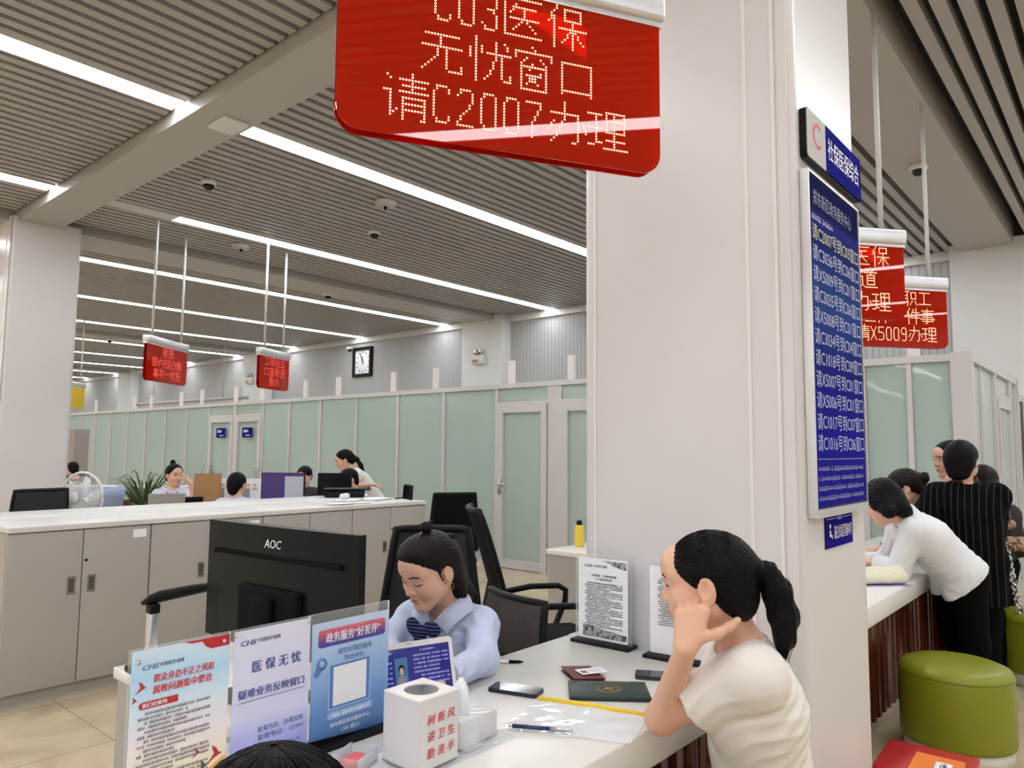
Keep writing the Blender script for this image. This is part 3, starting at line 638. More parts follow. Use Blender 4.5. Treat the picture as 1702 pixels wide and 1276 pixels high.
put_text(q, '郑东新区政务服务中心', 0.0, 0.048, 0.0095, width=0.12, bold=0.02, y=Y, mi=0); put_text(q, 'C03 窗口', 0.0, 0.031, 0.0105, width=0.052, bold=0.02, y=Y, mi=0)
M4 = Matrix.Translation((-0.088,-0.0072,0.198))
q.lathe([(0.014,0),(0.014,0.001)],18,(0,0,0),3,M4@Matrix.Rotation(PI/2,4,'X')); q.lathe([(0.008,0.0012),(0.008,0.0016)],16,(0,0,0),2,M4@Matrix.Rotation(PI/2,4,'X'))
q.add([(x,-0.0074,z) for x, z in ((-0.112,0.175),(-0.100,0.167),(-0.084,0.186),(-0.098,0.203))], [(0,1,2,3)], 3)
q.add([(x,-0.0070,z) for x, z in ((-0.117,0.012),(-0.117,0.025),(0.06,0.012))], [(0,1,2)], 4)
q.build('print', [M_inkw, M_inkb, mat('print_pale_blue',(0.32,0.47,0.72),0.4), mat('print_mid_blue',(0.10,0.20,0.46),0.4), M_blackm], t)
# ---- document camera
t = thing('document_camera', 'document camera with black arm on a silver post, at the return desk corner', 'document camera', (1.075,2.44,CT))
MB().box((0,0,0.01),(0.11,0.13,0.02), bev=0.006).build('base', M_black, t)
MB().box((0,0,0.10),(0.028,0.036,0.17), bev=0.004).build('post', M_alu, t)
MB().box((0,0,0.197),(0.032,0.04,0.03), bev=0.004).build('collar', M_black, t)
q = MB(); q.tube([(-0.028,0.02,0.213),(-0.005,0.005,0.226),(0.02,-0.002,0.232),(0.12,-0.025,0.243),(0.24,-0.05,0.252)],[0.006,0.016,0.019,0.017,0.010],10); q.box((0.215,-0.045,0.238),(0.02,0.02,0.016)); q.build('arm', M_black, t)
# ---- monitors
def monitor(loc, az, w, h, label, logo=None, back=True, screen=None, group=None):
    """local -y is the rear face; loc is where the foot stands"""
    zt = loc[3]; t = thing('computer_monitor', label, 'monitor', loc[:3], az, group); z1 = zt-loc[2]; z0 = z1-h
    q = MB(); n = 14; pts = []
    for i in range(n+1):
        x = -w/2+w*i/n; pts.append((x, -0.012-0.014*(1-(2*x/w)**2)))
    vs_ = []
    for x, y in pts: vs_ += [(x,y,z0),(x,y,z1),(x,0.012,z1),(x,0.012,z0)]
    fs = []
    for i in range(n):
        a, c = 4*i, 4*i+4; fs += [(a,c,c+1,a+1),(a+1,c+1,c+2,a+2),(a+2,c+2,c+3,a+3),(a+3,c+3,c,a)]
    fs += [(0,1,2,3),(4*n+3,4*n+2,4*n+1,4*n)]
    q.add(vs_, fs); q.build('casing', mat('monitor_black',(0.005,0.005,0.0055),0.36,vary=0.05,spec=0.2), t)
    MB().span((-w/2+0.006,0.0122,z0+0.012),(w/2-0.006,0.0135,z1-0.006)).build('screen', screen or M_gloss, t)
    q = MB(); q.box((0.0,-0.032,z0+h*0.30),(w*0.40,0.03,h*0.42), bev=0.012); q.span((-w*0.42,-0.0285,z1-h*0.27),(w*0.42,-0.02,z1-h*0.235)); q.build('rear_cover', M_blackm, t)
    q = MB(); q.box((0,-0.058,(z0+h*0.45)/2),(0.09,0.022,z0+h*0.45), bev=0.006); q.build('stand', M_blackm, t)
    MB().box((0,-0.03,0.008),(0.26,0.19,0.016), bev=0.006).build('foot', M_blackm, t)
    if logo:
        q = MB(); put_text(q, logo, 0.0, z1-h*0.135, h*0.085, y=-0.0285, bold=0.02, slant=0.18); q.build('logo', M_inkw, t)
    return t
az = math.radians(94.8-180); monitor((1.217,1.942,CT,1.244), az, 0.70, 0.355, 'large black monitor seen from behind on the near return desk', 'AOC')
# ---- tablet leaning on its stand
t = thing('tablet', 'white framed tablet propped up in front of the seated clerk', 'tablet', (1.42,1.565,CT), math.radians(-17.5))
T4 = Matrix.Translation((0,0.0,0.0)) @ Matrix.Rotation(math.radians(-17), 4, 'X')
q = MB(); q.prism(rrect(0.268,0.176,0.012,5,(1,1,1,1),-0.134,0.0), 0.008, T4); q.build('casing', M_white, t)
M_scr = mat('tablet_screen',(0.01,0.012,0.08),0.06,vary=0,emit=(0.012,0.016,0.16),estr=0.8)
q = MB(); q.add([(x,-0.0006,z) for x, z in ((-0.122,0.012),(0.122,0.012),(0.122,0.160),(-0.122,0.160))], [(0,1,2,3)], 0, False, T4); q.build('screen', M_scr, t)
q = MB()
for i in range(3): q.add([((-0.008+i*0.006)+0.0016*math.cos(a*PI/3), -0.0008, 0.169+0.0016*math.sin(a*PI/3)) for a in range(6)], [tuple(range(6))], 0, False, T4)
q.build('sensor', M_blackm, t)
q = MB()
dashes(q, -0.095,-0.05,0.150,0.004,0,T4,y=-0.001,seed=1); dashes(q, 0.03,0.08,0.150,0.004,0,T4,y=-0.001,seed=2)
for i in range(9): dashes(q, 0.008+0.01*(i>4)*2, 0.118-0.03*(i in (3,4,8)), 0.137-i*0.011, 0.0042, 0, T4, y=-0.001, seed=20+i)
for i in range(6): dashes(q, -0.112,-0.055,0.125-i*0.013,0.0042,0,T4,y=-0.001,seed=40+i)
q.build('lettering', mat('screen_grey_text',(0.2,0.22,0.4),0.4,emit=(0.20,0.22,0.45),estr=0.8), t)
q = MB(); q.add([(x,-0.001,z) for x, z in ((-0.05,0.055),(-0.012,0.055),(-0.012,0.135),(-0.05,0.135))], [(0,1,2,3)], 0, False, T4)
q.add([(x,-0.0012,z) for x, z in ((-0.043,0.058),(-0.019,0.058),(-0.019,0.083),(-0.027,0.09),(-0.035,0.09),(-0.043,0.083))], [tuple(range(6))], 1, False, T4)
q.add([(-0.031+0.009*math.cos(a*PI/6),-0.0014,0.104+0.013*math.sin(a*PI/6)) for a in range(12)], [tuple(range(12))], 2, False, T4)
q.add([(-0.031+0.0065*math.cos(a*PI/6),-0.0016,0.100+0.010*math.sin(a*PI/6)) for a in range(12)], [tuple(range(12))], 3, False, T4)
q.build('portrait', [mat('screen_teal',(0.03,0.10,0.2),0.3,emit=(0.02,0.07,0.15),estr=0.8), mat('screen_suit',(0.25,0.25,0.3),0.3), M_blackm, M_skin2], t)
MB().prism([(-0.06,0.0),(0.06,0.0),(0.04,0.13),(-0.04,0.13)], 0.004, Matrix.Translation((0,0.085,0.0))@Matrix.Rotation(math.radians(17),4,'X')).build('stand', M_white, t)
# ---- cube box, tissue box, plate, small tray
t = thing('waste_cube', 'white square acrylic box with a round top hole and red lettering', 'box', (1.191,1.293,CT+0.008))
s_ = 0.0605; hh = 0.152
q = MB().span((-s_,-s_,0),(s_,-s_+0.003,hh)).span((-s_,s_-0.003,0),(s_,s_,hh)).span((-s_,-s_+0.003,0),(-s_+0.003,s_-0.003,hh)).span((s_-0.003,-s_+0.003,0),(s_,s_-0.003,hh)).span((-s_,-s_,0),(s_,s_,0.003))
q.build('body', M_milky, t)
q = MB(); n = 32; ro = 0.041
outer = []
for i in range(n):
    a = 2*PI*i/n; c, s2 = math.cos(a), math.sin(a); k = s_/max(abs(c),abs(s2)); outer.append((c*k, s2*k))
inner = [(ro*math.cos(2*PI*i/n), ro*math.sin(2*PI*i/n)) for i in range(n)]
vs_ = [(x,y,hh+0.003) for x, y in outer]+[(x,y,hh+0.003) for x, y in inner]+[(x,y,hh) for x, y in outer]+[(x,y,hh) for x, y in inner]
fs = []
for i in range(n):
    j = (i+1)%n; fs += [(i,j,n+j,n+i),(2*n+j,2*n+i,3*n+i,3*n+j),(i,2*n+i,2*n+j,j),(n+i,n+j,3*n+j,3*n+i)]
q.add(vs_, fs); q.build('lid', M_seam, t)
MB().span((-s_+0.008,-s_+0.008,0.004),(s_-0.008,s_-0.008,0.03)).build('liner', M_paper, t)
q = MB(); F = basis((1,0,0),(0,1,0),(0,0,1),(0,-s_-0.0005,0))
for ci, wd_ in enumerate(('树新风','讲卫生','勤洗手')):
    for k, ch in enumerate(wd_): put_text(q, ch, -0.026+0.031*k, 0.108-0.036*ci, 0.021, mtx=F, bold=0.012, slant=0.12)
q.build('lettering', M_inkr, t)
t = MB().span((-0.175,-0.075,0),(0.175,0.10,0.006),0,0.0015).build('acrylic_plate', M_acr, None, (1.27,1.30,CT+0.0005)); tag(t, 'clear acrylic plate under the white cube and tissue box', 'tray')
t = thing('tissue_box', 'low translucent tissue box with a tissue sticking up', 'tissue box', (1.352,1.315,CT+0.007), 0)
MB().span((-0.066,-0.055,0),(0.066,0.055,0.062),0,0.002).build('body', M_milky, t)
MB().span((-0.06,-0.075,0),(0.0,-0.056,0.045)).build('front_pocket', M_acr, t)
q = MB(); n = 18; rows = 7; vs_ = []
for j in range(rows):
    f = j/(rows-1)
    for i in range(n):
        a = 2*PI*i/n; r = (0.030*(1-f)**0.7+0.004+0.010*math.sin(PI*f))*(1+0.30*math.sin(3*a+1.5*f)+0.12*math.sin(7*a)); vs_.append((-0.012+r*math.cos(a)*0.75+0.006*f, 0.7*r*math.sin(a), 0.058+0.085*f))
fs = [(j*n+i, j*n+(i+1)%n, (j+1)*n+(i+1)%n, (j+1)*n+i) for j in range(rows-1) for i in range(n)]+[tuple((rows-1)*n+i for i in range(n))]
q.add(vs_, fs, 0, True); q.build('tissue', M_paper, t)
t = thing('small_tray', 'small clear tray with a red clip beside the white cube', 'tray', (1.075,1.385,CT), 0.4)
MB().span((-0.045,-0.035,0),(0.045,0.035,0.003)).span((-0.045,-0.035,0),(-0.042,0.035,0.035)).span((0.042,-0.035,0),(0.045,0.035,0.035)).span((-0.045,0.032,0),(0.045,0.035,0.035)).span((-0.045,-0.035,0),(0.045,-0.032,0.035)).build('body', M_acr, t)
t = MB().box((0,0,0.012),(0.055,0.04,0.016),0.3,bev=0.004).build('red_clip', mat('pink_red',(0.7,0.12,0.13),0.4), None, (1.075,1.385,CT+0.003)); tag(t, 'pinkish red clip inside the small clear tray', 'clip')
# ---- phone, card booklet, green booklet, pouch, pens
def phone(loc, az, label, col):
    t = thing('smartphone', label, 'phone', loc, az)
    MB().prism(rrect(0.155,0.074,0.011,5,(1,1,1,1),-0.0775,-0.037),0.0095,Matrix.Rotation(PI/2,4,'X')@Matrix.Translation((0,0,0))).build('body', col, t, (0,0,0.0))
    MB().prism(rrect(0.149,0.068,0.009,5,(1,1,1,1),-0.0745,-0.034),0.0006,Matrix.Rotation(PI/2,4,'X')).build('screen', M_gloss, t, (0,0,0.0101))
    return t
phone((1.712,1.448,CT+0.0002), math.radians(-73), 'black smartphone lying in front of the seated clerk', mat('phone_blue_black',(0.008,0.008,0.022),0.3))
phone((2.12,1.195,CT+0.0002), math.radians(-60), 'dark smartphone behind the forearm of the woman in white', mat('phone_slate',(0.02,0.03,0.035),0.4))
t = thing('card_booklet', 'maroon folded booklet lying open on the counter', 'booklet', (1.965,1.385,CT), math.radians(-35))
q = MB(); M_mar = mat('maroon_cover',(0.13,0.018,0.022),0.45); q.box((0,0,0.003),(0.10,0.135,0.003)); q.box((0.0,0.0,0.0115),(0.10,0.135,0.003),0,0,Matrix.Rotation(math.radians(3),4,'Y')); q.build('cover', M_mar, t)
t = thing('id_card', 'white photo card lying on the maroon booklet', 'card', (1.985,1.365,CT+0.0158), math.radians(-28))
MB().box((0,0,0.0007),(0.09,0.056,0.0012)).build('card', M_paper, t)
q = MB(); 
for i in range(4): dashes(q, -0.01,0.036,0.013-0.009*i,0.003,0,Matrix.Rotation(-PI/2,4,'X'),y=-0.0016,seed=60+i)
q.box((-0.028,-0.004,0.0016),(0.02,0.026,0.0005)); q.build('print', mat('print_grey',(0.18,0.17,0.2),0.5), t)
t = thing('green_booklet', 'dark green certificate booklet with a gold emblem', 'booklet', (1.885,1.235,CT), math.radians(-52))
M_dkg = mat('green_cover',(0.012,0.030,0.024),0.4,vary=0.1,scale=30,bump=0.06)
MB().box((0,0,0.0065),(0.235,0.150,0.013),bev=0.004).build('cover', M_dkg, t)
q = MB(); RX = Matrix.Rotation(-PI/2,4,'X')
def ring(mb, r0, r1, z, n=36, M=None, mi=0):
    vs_ = [(r*math.cos(2*PI*i/n), r*math.sin(2*PI*i/n), z) for r in (r0,r1) for i in range(n)]
    mb.add(vs_, [(i,(i+1)%n,n+(i+1)%n,n+i) for i in range(n)], mi, False, M)
ring(q,0.036,0.0385,0.0134); ring(q,0.027,0.0285,0.0134)
q.box((0,0,0.0134),(0.004,0.045,0.0006),0.5); q.tube([(-0.016,-0.006,0.0134),(0.0,0.008,0.0134),(0.018,0.004,0.0134),(0.012,-0.008,0.0134),(-0.016,-0.006,0.0134)],0.0014,6)
dashes(q,-0.07,0.07,0.058,0.006,0,RX,y=-0.0134,seed=9)
for a in range(9): q.box((0.0325*math.cos(PI+0.35+a*0.31),0.0325*math.sin(PI+0.35+a*0.31),0.0134),(0.004,0.004,0.0005))
q.build('gold_emblem', M_gold, t)
t = thing('zip_pouch', 'clear plastic zip pouch with a yellow zipper edge', 'pouch', (1.63,1.145,CT), 0)
cor = [(1.70,1.350),(1.79,1.045),(1.60,0.985),(1.455,1.285)]; q = MB(); n = 14; vs_ = []
for j in range(n+1):
    for i in range(n+1):
        u, v = i/n, j/n
        x = (cor[0][0]*(1-u)+cor[1][0]*u)*(1-v)+(cor[3][0]*(1-u)+cor[2][0]*u)*v; yy = (cor[0][1]*(1-u)+cor[1][1]*u)*(1-v)+(cor[3][1]*(1-u)+cor[2][1]*u)*v
        wr = 0.003*abs(math.sin(9*u+5*v*v))*abs(math.sin(7*v+2.3*u))+0.0015*random.random()
        vs_.append((x-1.63, yy-1.145, 0.0015+wr))
q.add(vs_, [(j*(n+1)+i, j*(n+1)+i+1, (j+1)*(n+1)+i+1, (j+1)*(n+1)+i) for j in range(n) for i in range(n)], 0, True); q.build('body', M_pouch, t)
q = MB(); q.tube([(0.07,0.205,0.004),(0.12,0.06,0.006),(0.13,0.02,0.004),(0.16,-0.10,0.004)],0.0075,8); q.build('zipper', mat('zip_yellow',(0.85,0.60,0.02),0.4), t)
def pen(a, c, label, m0, m1):
    a, c = Vector(a), Vector(c); t = thing('ballpoint_pen', label, 'pen', a); d = c-a
    MB().tube([d*0.0,d*0.62],0.005,10).build('barrel', m0, t); MB().tube([d*0.62,d*0.9,d*1.0],[0.0052,0.0045,0.001],10).build('grip', m1, t); MB().tube([d*-0.06,d*0.0],0.0035,8).build('clicker', m1, t)
    MB().tube([d*0.02+Vector((0,0,0.006)),d*0.25+Vector((0,0,0.006))],0.0015,6).build('clip', M_steel, t)
M_penb = mat('pen_navy',(0.02,0.03,0.10),0.3)
pen((1.475,1.258,CT+0.012),(1.555,1.125,CT+0.012),'navy click pen lying on the clear pouch', M_penb, M_steel)
pen((1.862,1.712,CT+0.0055),(1.945,1.612,CT+0.0055),'white and black pen at the clerk’s counter edge', M_paper, M_blackm)
# ---- two acrylic notice holders by the pillar
def notice(loc, az, label, seed, head=True):
    t = thing('notice_holder', label, 'notice', loc, az)
    MB().span((-0.118,-0.003,0.012),(0.118,0.003,0.322)).build('holder', M_acr, t); MB().span((-0.105,-0.0048,0.016),(0.105,-0.0034,0.312)).build('sheet', M_paper, t)
    MB().box((0,0,0.006),(0.245,0.075,0.012),bev=0.003).build('foot', M_black, t)
    q = MB(); y_ = -0.0056
    if head:
        put_text(q, 'CHS', -0.078, 0.283, 0.0125, width=0.034, align='l', bold=0.03, y=y_, slant=0.2); put_text(q, '中国医疗保障', -0.038, 0.283, 0.0085, align='l', bold=0.01, y=y_)
        put_text(q, '住院票据、门诊慢特病票据', 0.006, 0.249, 0.0085, width=0.105, bold=0.02, y=y_); put_text(q, '手工报销材料清单', 0.006, 0.236, 0.0085, width=0.068, bold=0.02, y=y_)
    z = 0.22 if head else 0.27
    for i in range(21):
        dashes(q, -0.075 if i % 3 else -0.066, 0.086-(0.05 if (i+seed) % 4 == 0 else 0), z, 0.0042, 0, None, 0.0047, y=y_, seed=seed*50+i); z -= 0.0078
    q.build('print', [M_inkk], t)
    if head:
        q = MB(); rnd = random.Random(3)
        pts = [(-0.085,0.025)]+[(-0.085+0.0185*i, 0.066-0.0024*i+0.004*rnd.random()) for i in range(11)]+[(0.1,0.025)]
        q.add([(x,y_+0.0004,z) for x, z in pts], [tuple(range(len(pts)))]); pts = [(0.0,0.305),(0.10,0.305),(0.10,0.278),(0.075,0.281),(0.05,0.287),(0.03,0.297)]
        q.add([(x,y_+0.0004,z) for x, z in pts], [tuple(range(len(pts)))]); q.build('printed_landscape', mat('ink_wash',(0.22,0.22,0.23),0.6,vary=0.7,scale=60), t)
    return t
notice((2.325,1.545,CT), math.radians(-87), 'acrylic notice holder with a printed page, beside the pillar edge', 1)
notice((2.325,1.235,CT), math.radians(-84), 'acrylic notice holder partly hidden behind the woman in white', 2, False)

# ================================================================== QUEUE SCREEN ON THE PILLAR
YF = 0.8225
t = thing('queue_screen', 'tall blue queue display screen on the pillar', 'screen', (2.700,YF,1.285))
W, H_ = 0.56, 1.125
q = MB().span((-W/2,-0.026,0),(W/2,0.0,H_),0,0.004); q.build('casing', M_black, t)
q = MB(); 
for a, e in (((-W/2-0.003,-0.03,-0.004),(-W/2+0.004,0,H_+0.004)),((W/2-0.004,-0.03,-0.004),(W/2+0.003,0,H_+0.004)),((-W/2,-0.03,H_-0.004),(W/2,0,H_+0.004)),((-W/2,-0.032,-0.022),(W/2,0,0.006))): q.span(a, e)
q.build('bezel', M_alu, t)
M_q = mat('queue_display',(0.01,0.012,0.05),0.10,vary=0); nt, bb = nodes_of(M_q)
tc = nt.nodes.new('ShaderNodeTexCoord'); sp = nt.nodes.new('ShaderNodeSeparateXYZ'); nt.links.new(tc.outputs['Object'], sp.inputs[0])
dv = nt.nodes.new('ShaderNodeMath'); dv.operation = 'DIVIDE'; dv.inputs[1].default_value = H_; nt.links.new(sp.outputs[2], dv.inputs[0])
rp = nt.nodes.new('ShaderNodeValToRGB'); e = rp.color_ramp.elements; e[0].position = 0; e[0].color = (0.020,0.012,0.34,1); e[1].position = 1; e[1].color = (0.010,0.011,0.03,1)
for p_, c_ in ((0.22,(0.020,0.012,0.34)),(0.42,(0.02,0.02,0.22)),(0.62,(0.05,0.10,0.30)),(0.8,(0.03,0.035,0.16)),(0.87,(0.045,0.04,0.26)),(0.90,(0.014,0.014,0.04))): x = e.new(p_); x.color = c_+(1,)
nt.links.new(dv.outputs[0], rp.inputs[0]); nt.links.new(rp.outputs[0], bb.inputs['Emission Color']); bb.inputs['Emission Strength'].default_value = 0.5; bb.inputs['Specular IOR Level'].default_value = 0.0; bb.inputs['IOR'].default_value = 1.001
MB().span((-W/2+0.010,-0.0285,0.012),(W/2-0.016,-0.0265,H_-0.010)).build('display', M_q, t)
rows = ['请C2007号到C03窗口','请C3036号到C06窗口','请X5009号到C01窗口','请C3035号到C06窗口','请X5008号到C01窗口','请C3034号到C04窗口','请C1018号到C09窗口','请X5007号到C01窗口','请X5006号到C01窗口','请C1017号到C07窗口','请C1016号到C06窗口']
q = MB(); Z0 = 0.925
put_text(q, '郑东新区政务服务中心', -0.03, 1.045, 0.05, width=0.42, y=-0.0292, mi=2)
for i, r_ in enumerate(rows): put_text(q, r_, 0.0, Z0-0.0705*i, 0.052, width=0.515, y=-0.0292, mi=1 if i == 0 else 0)
for i in range(4): dashes(q, -0.26, 0.24, 0.135-0.032*i, 0.013, 2, y=-0.0292, seed=70+i)
dashes(q, -0.26, 0.0, 0.975, 0.016, 2, y=-0.0292, seed=80)
q.span((-W/2+0.02,-0.0290,0.165),(W/2-0.02,-0.0288,0.168),2)
q.build('lettering', [mat('screen_white',(0.25,0.25,0.3),0.4,vary=0,emit=(0.30,0.32,0.42),estr=0.6), mat('screen_yellow',(0.22,0.22,0.1),0.4,vary=0,emit=(0.36,0.36,0.12),estr=0.7), mat('screen_dim',(0.06,0.06,0.1),0.4,vary=0,emit=(0.13,0.13,0.22),estr=0.7)], t)
t = thing('area_sign', 'blue and white area sign with a red C, above the queue screen', 'sign', (2.74,YF,2.46))
MB().prism(rrect(0.62,0.175,0.018,4,(1,1,1,1),-0.31,0.0),0.022,Matrix.Translation((0,-0.022,0))).build('backing', M_black, t)
MB().prism(rrect(0.615,0.170,0.016,4,(1,0,0,1),-0.3075,0.0025)[:6]+[(-0.12,0.0025),(-0.12,0.1725)]+rrect(0.615,0.170,0.016,4,(1,0,0,1),-0.3075,0.0025)[8:],0.003,Matrix.Translation((0,-0.0255,0))).build('white_field', mat('sign_grey_gloss',(0.55,0.55,0.55),0.2,spec=0.0,ior=1.001), t)
MB().prism([(-0.12,0.0025),(0.305,0.0025),(0.305,0.1725),(-0.12,0.1725)],0.003,Matrix.Translation((0,-0.0255,0))).build('blue_field', mat('sign_blue_gloss',(0.02,0.02,0.20),0.2,spec=0.0,ior=1.001), t)
q = MB(); put_text(q,'C',-0.215,0.105,0.11,y=-0.0262,bold=0.02); q.build('letter', M_inkr, t)
q = MB(); put_text(q,'社保医保综合',0.09,0.095,0.075,width=0.37,y=-0.0262,mi=1,bold=0.015); q.build('lettering', [M_inkr, M_inkw], t)
t = thing('wall_plaque', 'square blue plaque with a seated figure icon, below the queue screen', 'plaque', (2.72,YF,1.15))
MB().span((-0.148,-0.004,0.0),(0.148,0.0,0.118)).build('plate', M_navy, t)
q = MB(); put_text(q,'请在沙发区等候叫号',0.035,0.05,0.042,width=0.2,y=-0.0048,bold=0.02); q.span((-0.14,-0.0052,0.097),(-0.03,-0.0045,0.0985)); q.span((0.03,-0.0052,0.097),(0.14,-0.0045,0.0985)); put_text(q,'温馨提示',0,0.097,0.011,width=0.05,y=-0.0048)
q.lathe([(0.008,0),(0.008,0.0004)],12,(0,0,0),0,Matrix.Translation((-0.105,-0.0045,0.073))@Matrix.Rotation(PI/2,4,'X')); q.add([(x,-0.0048,z) for x, z in ((-0.112,0.06),(-0.098,0.06),(-0.098,0.045),(-0.085,0.043),(-0.083,0.03),(-0.09,0.03),(-0.092,0.038),(-0.112,0.038))],[tuple(range(8))])
q.build('lettering', M_inkw, t)

# ================================================================== STOOLS, RED BOX
def stool(loc, label):
    t = thing('round_stool', label, 'stool', loc)
    MB().lathe([(0.235,0),(0.235,0.09)],40).build('base', M_cream, t)
    MB().lathe([(0.245,0.085),(0.25,0.10),(0.25,0.385),(0.247,0.40)],40).build('seat_body', M_green, t)
    q = MB().lathe([(0.249,0.397),(0.252,0.402),(0.249,0.41),(0.238,0.43),(0.20,0.445),(0.10,0.453),(0.001,0.454)],40); q.build('cushion', M_green, t)
    return t
stool((4.26,0.76,0), 'round green leather stool with a cream base, nearest in view')
stool((5.93,0.55,0), 'round green leather stool at the right edge, farther one')
stool((1.97,0.73,0), 'round green leather stool under the woman in white')
stool((0.33,0.42,0), 'round green leather stool under the person nearest the camera')
t = thing('red_box', 'red plastic box with an orange label on the floor by the pillar', 'box', (3.29,0.70,0), 0.05)
MB().box((0,0,0.125),(0.36,0.30,0.25),bev=0.02).build('body', M_red, t); MB().box((0,0,0.262),(0.385,0.325,0.028),bev=0.01).build('lid', M_red, t)
q = MB(); q.box((0.0,-0.04,0.2768),(0.20,0.17,0.0012)); q.build('label_sheet', M_orange, t)
q = MB(); q.box((-0.02,-0.06,0.2778),(0.12,0.055,0.0008)); q.build('label_window', M_paper, t)
q = MB(); dashes(q,-0.07,0.04,-0.075+0.015,0.02,0,Matrix.Rotation(-PI/2,4,'X'),y=-0.2785,seed=4); q.build('lettering', M_inkk, t)

# ================================================================== CABINETS
CY = 4.847
def cabinet(x0, y0, label, front=-1, sticker=False, plain=False):
    w = 0.79; d = 0.56
    t = thing('storage_cabinet', label, 'cabinet', (x0+w/2,y0,0), 0 if front < 0 else PI)
    MB().span((-w/2+0.002,0.02,0.08),(w/2-0.002,d-0.01,0.975)).build('body', M_cab, t); MB().span((-w/2+0.002,0.04,0),(w/2-0.002,d-0.03,0.08)).build('plinth', M_cab, t)
    MB().span((-w/2,-0.012,0.978),(w/2,d,1.01),0,0.003).build('top', M_cabtop, t)
    for s in (-1,1):
        xa, xb = (-w/2+0.004,-0.0025) if s < 0 else (0.0025,w/2-0.004)
        dr = MB().span((xa,0.0,0.085),(xb,0.02,0.972),0,0.002).build('door', M_cab, t)
        hx = (-0.055 if s < 0 else 0.055) if not plain else (xb-0.045 if s < 0 else xa+0.045)
        q = MB().span((hx-0.022,-0.003,0.60),(hx+0.022,0.001,0.70)); q.build('handle', M_steel, dr); MB().span((hx-0.014,-0.0045,0.612),(hx+0.014,-0.0028,0.688)).build('recess', mat('handle_recess',(0.12,0.10,0.08),0.5,metal=0.5), dr)
        if s > 0: MB().lathe([(0.009,0),(0.009,0.003)],12,(0,0,0),0,Matrix.Translation((0.02,0.001,0.79))@Matrix.Rotation(PI/2,4,'X')).build('lock', M_black, dr)
        if s > 0 and sticker: MB().span((w/2-0.11,-0.0015,0.90),(w/2-0.03,-0.0005,0.95)).build('sticker', M_paper, dr)
    return t
for i, nm in enumerate(('grey two door cabinet at the left end of the near row','grey two door cabinet, second from the left end of the near row','grey two door cabinet, third from the left end of the near row','grey two door cabinet at the right end of the near row')):
    cabinet(1.31+0.79*i, CY, nm, -1, i < 2)
for i, nm in enumerate(('grey cabinet in the rear row under the fan','grey cabinet in the rear row, second from its left end','grey cabinet in the rear row, third from its left end','grey cabinet in the rear row under the black printer')):
    cabinet(1.31+0.79*i, CY+1.135, nm, 1)
for (x, yy, rz, w, h_, lab) in ((4.22,5.25,0.2,0.30,0.21,'white sheets lying at the right end of the cabinet tops'),(3.72,4.98,-0.15,0.34,0.12,'loose white sheet near the front edge of the cabinet tops'),(3.95,5.28,0.5,0.25,0.2,'white sheets under the paper roll')):
    q = MB()
    for k in range(3): q.box((0.006*k,-0.004*k,0.002+0.003*k),(w,h_,0.0015),0.05*k)
    t = q.build('paper_sheets', M_paper, None, (x,yy,1.0105), (0,0,rz)); tag(t, lab, 'paper')
t = MB().tube([(-0.055,0,0.025),(0.055,0,0.025)],0.025,18).build('paper_roll', M_paper, None, (3.98,5.36,1.019), (0,0,0.5)); tag(t, 'white paper roll on the sheets near the masked man', 'paper roll')
t = MB().tube([(0,0,0.006),(0.03,-0.05,0.012),(0.05,-0.12,0.006),(0.02,-0.2,0.005)],0.006,8).build('black_cable', M_black, None, (4.38,5.15,1.0105)); tag(t, 'short black cable at the right end of the cabinet tops', 'cable')
# ---- fan
t = thing('desk_fan', 'white round fan standing behind the cabinets', 'fan', (2.31,6.66,0.0), math.radians(-63))
R_ = 0.205; cz = 1.045
q = MB()
for yy, rr in ((-0.06,R_*0.62),(0.05,R_*0.62),(0,R_)): q.tube([(rr*math.cos(2*PI*i/40),yy,cz+rr*math.sin(2*PI*i/40)) for i in range(41)],0.004 if rr < R_ else 0.010,6)
for k in range(48):
    a = 2*PI*k/48
    for s in (-1,1): q.tube([(0.05*math.cos(a),s*0.085,cz+0.05*math.sin(a)),(R_*0.62*math.cos(a+0.2),s*0.07,cz+R_*0.62*math.sin(a+0.2)),(R_*math.cos(a+0.3),0,cz+R_*math.sin(a+0.3))],0.0014,4)
q.build('guard', M_white, t)
MB().lathe([(0.001,0.098),(0.045,0.092),(0.055,0.08)],20,(0,0,0),0,Matrix.Translation((0,0,cz))@Matrix.Rotation(PI/2,4,'X')).build('hub_badge', M_white, t)
for k in range(5):
    a0 = 2*PI*k/5; q = MB(); vs_ = []
    for i in range(6):
        f = i/5; r = 0.03+0.15*f
        for s in (-1,1): vs_.append((r*math.cos(a0+s*(0.28+0.2*math.sin(PI*f))), s*0.022, cz+r*math.sin(a0+s*(0.28+0.2*math.sin(PI*f)))))
    q.add(vs_, [(2*i,2*i+1,2*i+3,2*i+2) for i in range(5)], 0, True); q.build('blade', M_fan, t)
MB().lathe([(0.05,0),(0.06,-0.1),(0.04,-0.14)],16,(0,0,0),0,Matrix.Translation((0,0.05,cz))@Matrix.Rotation(PI/2,4,'X')).build('motor', M_white, t)
MB().tube([(0,0.1,0.0),(0,0.1,cz-0.02)],0.018,10).lathe([(0.19,0),(0.18,0.03),(0.02,0.05)],24,(0,0.1,0)).build('stand', M_white, t)

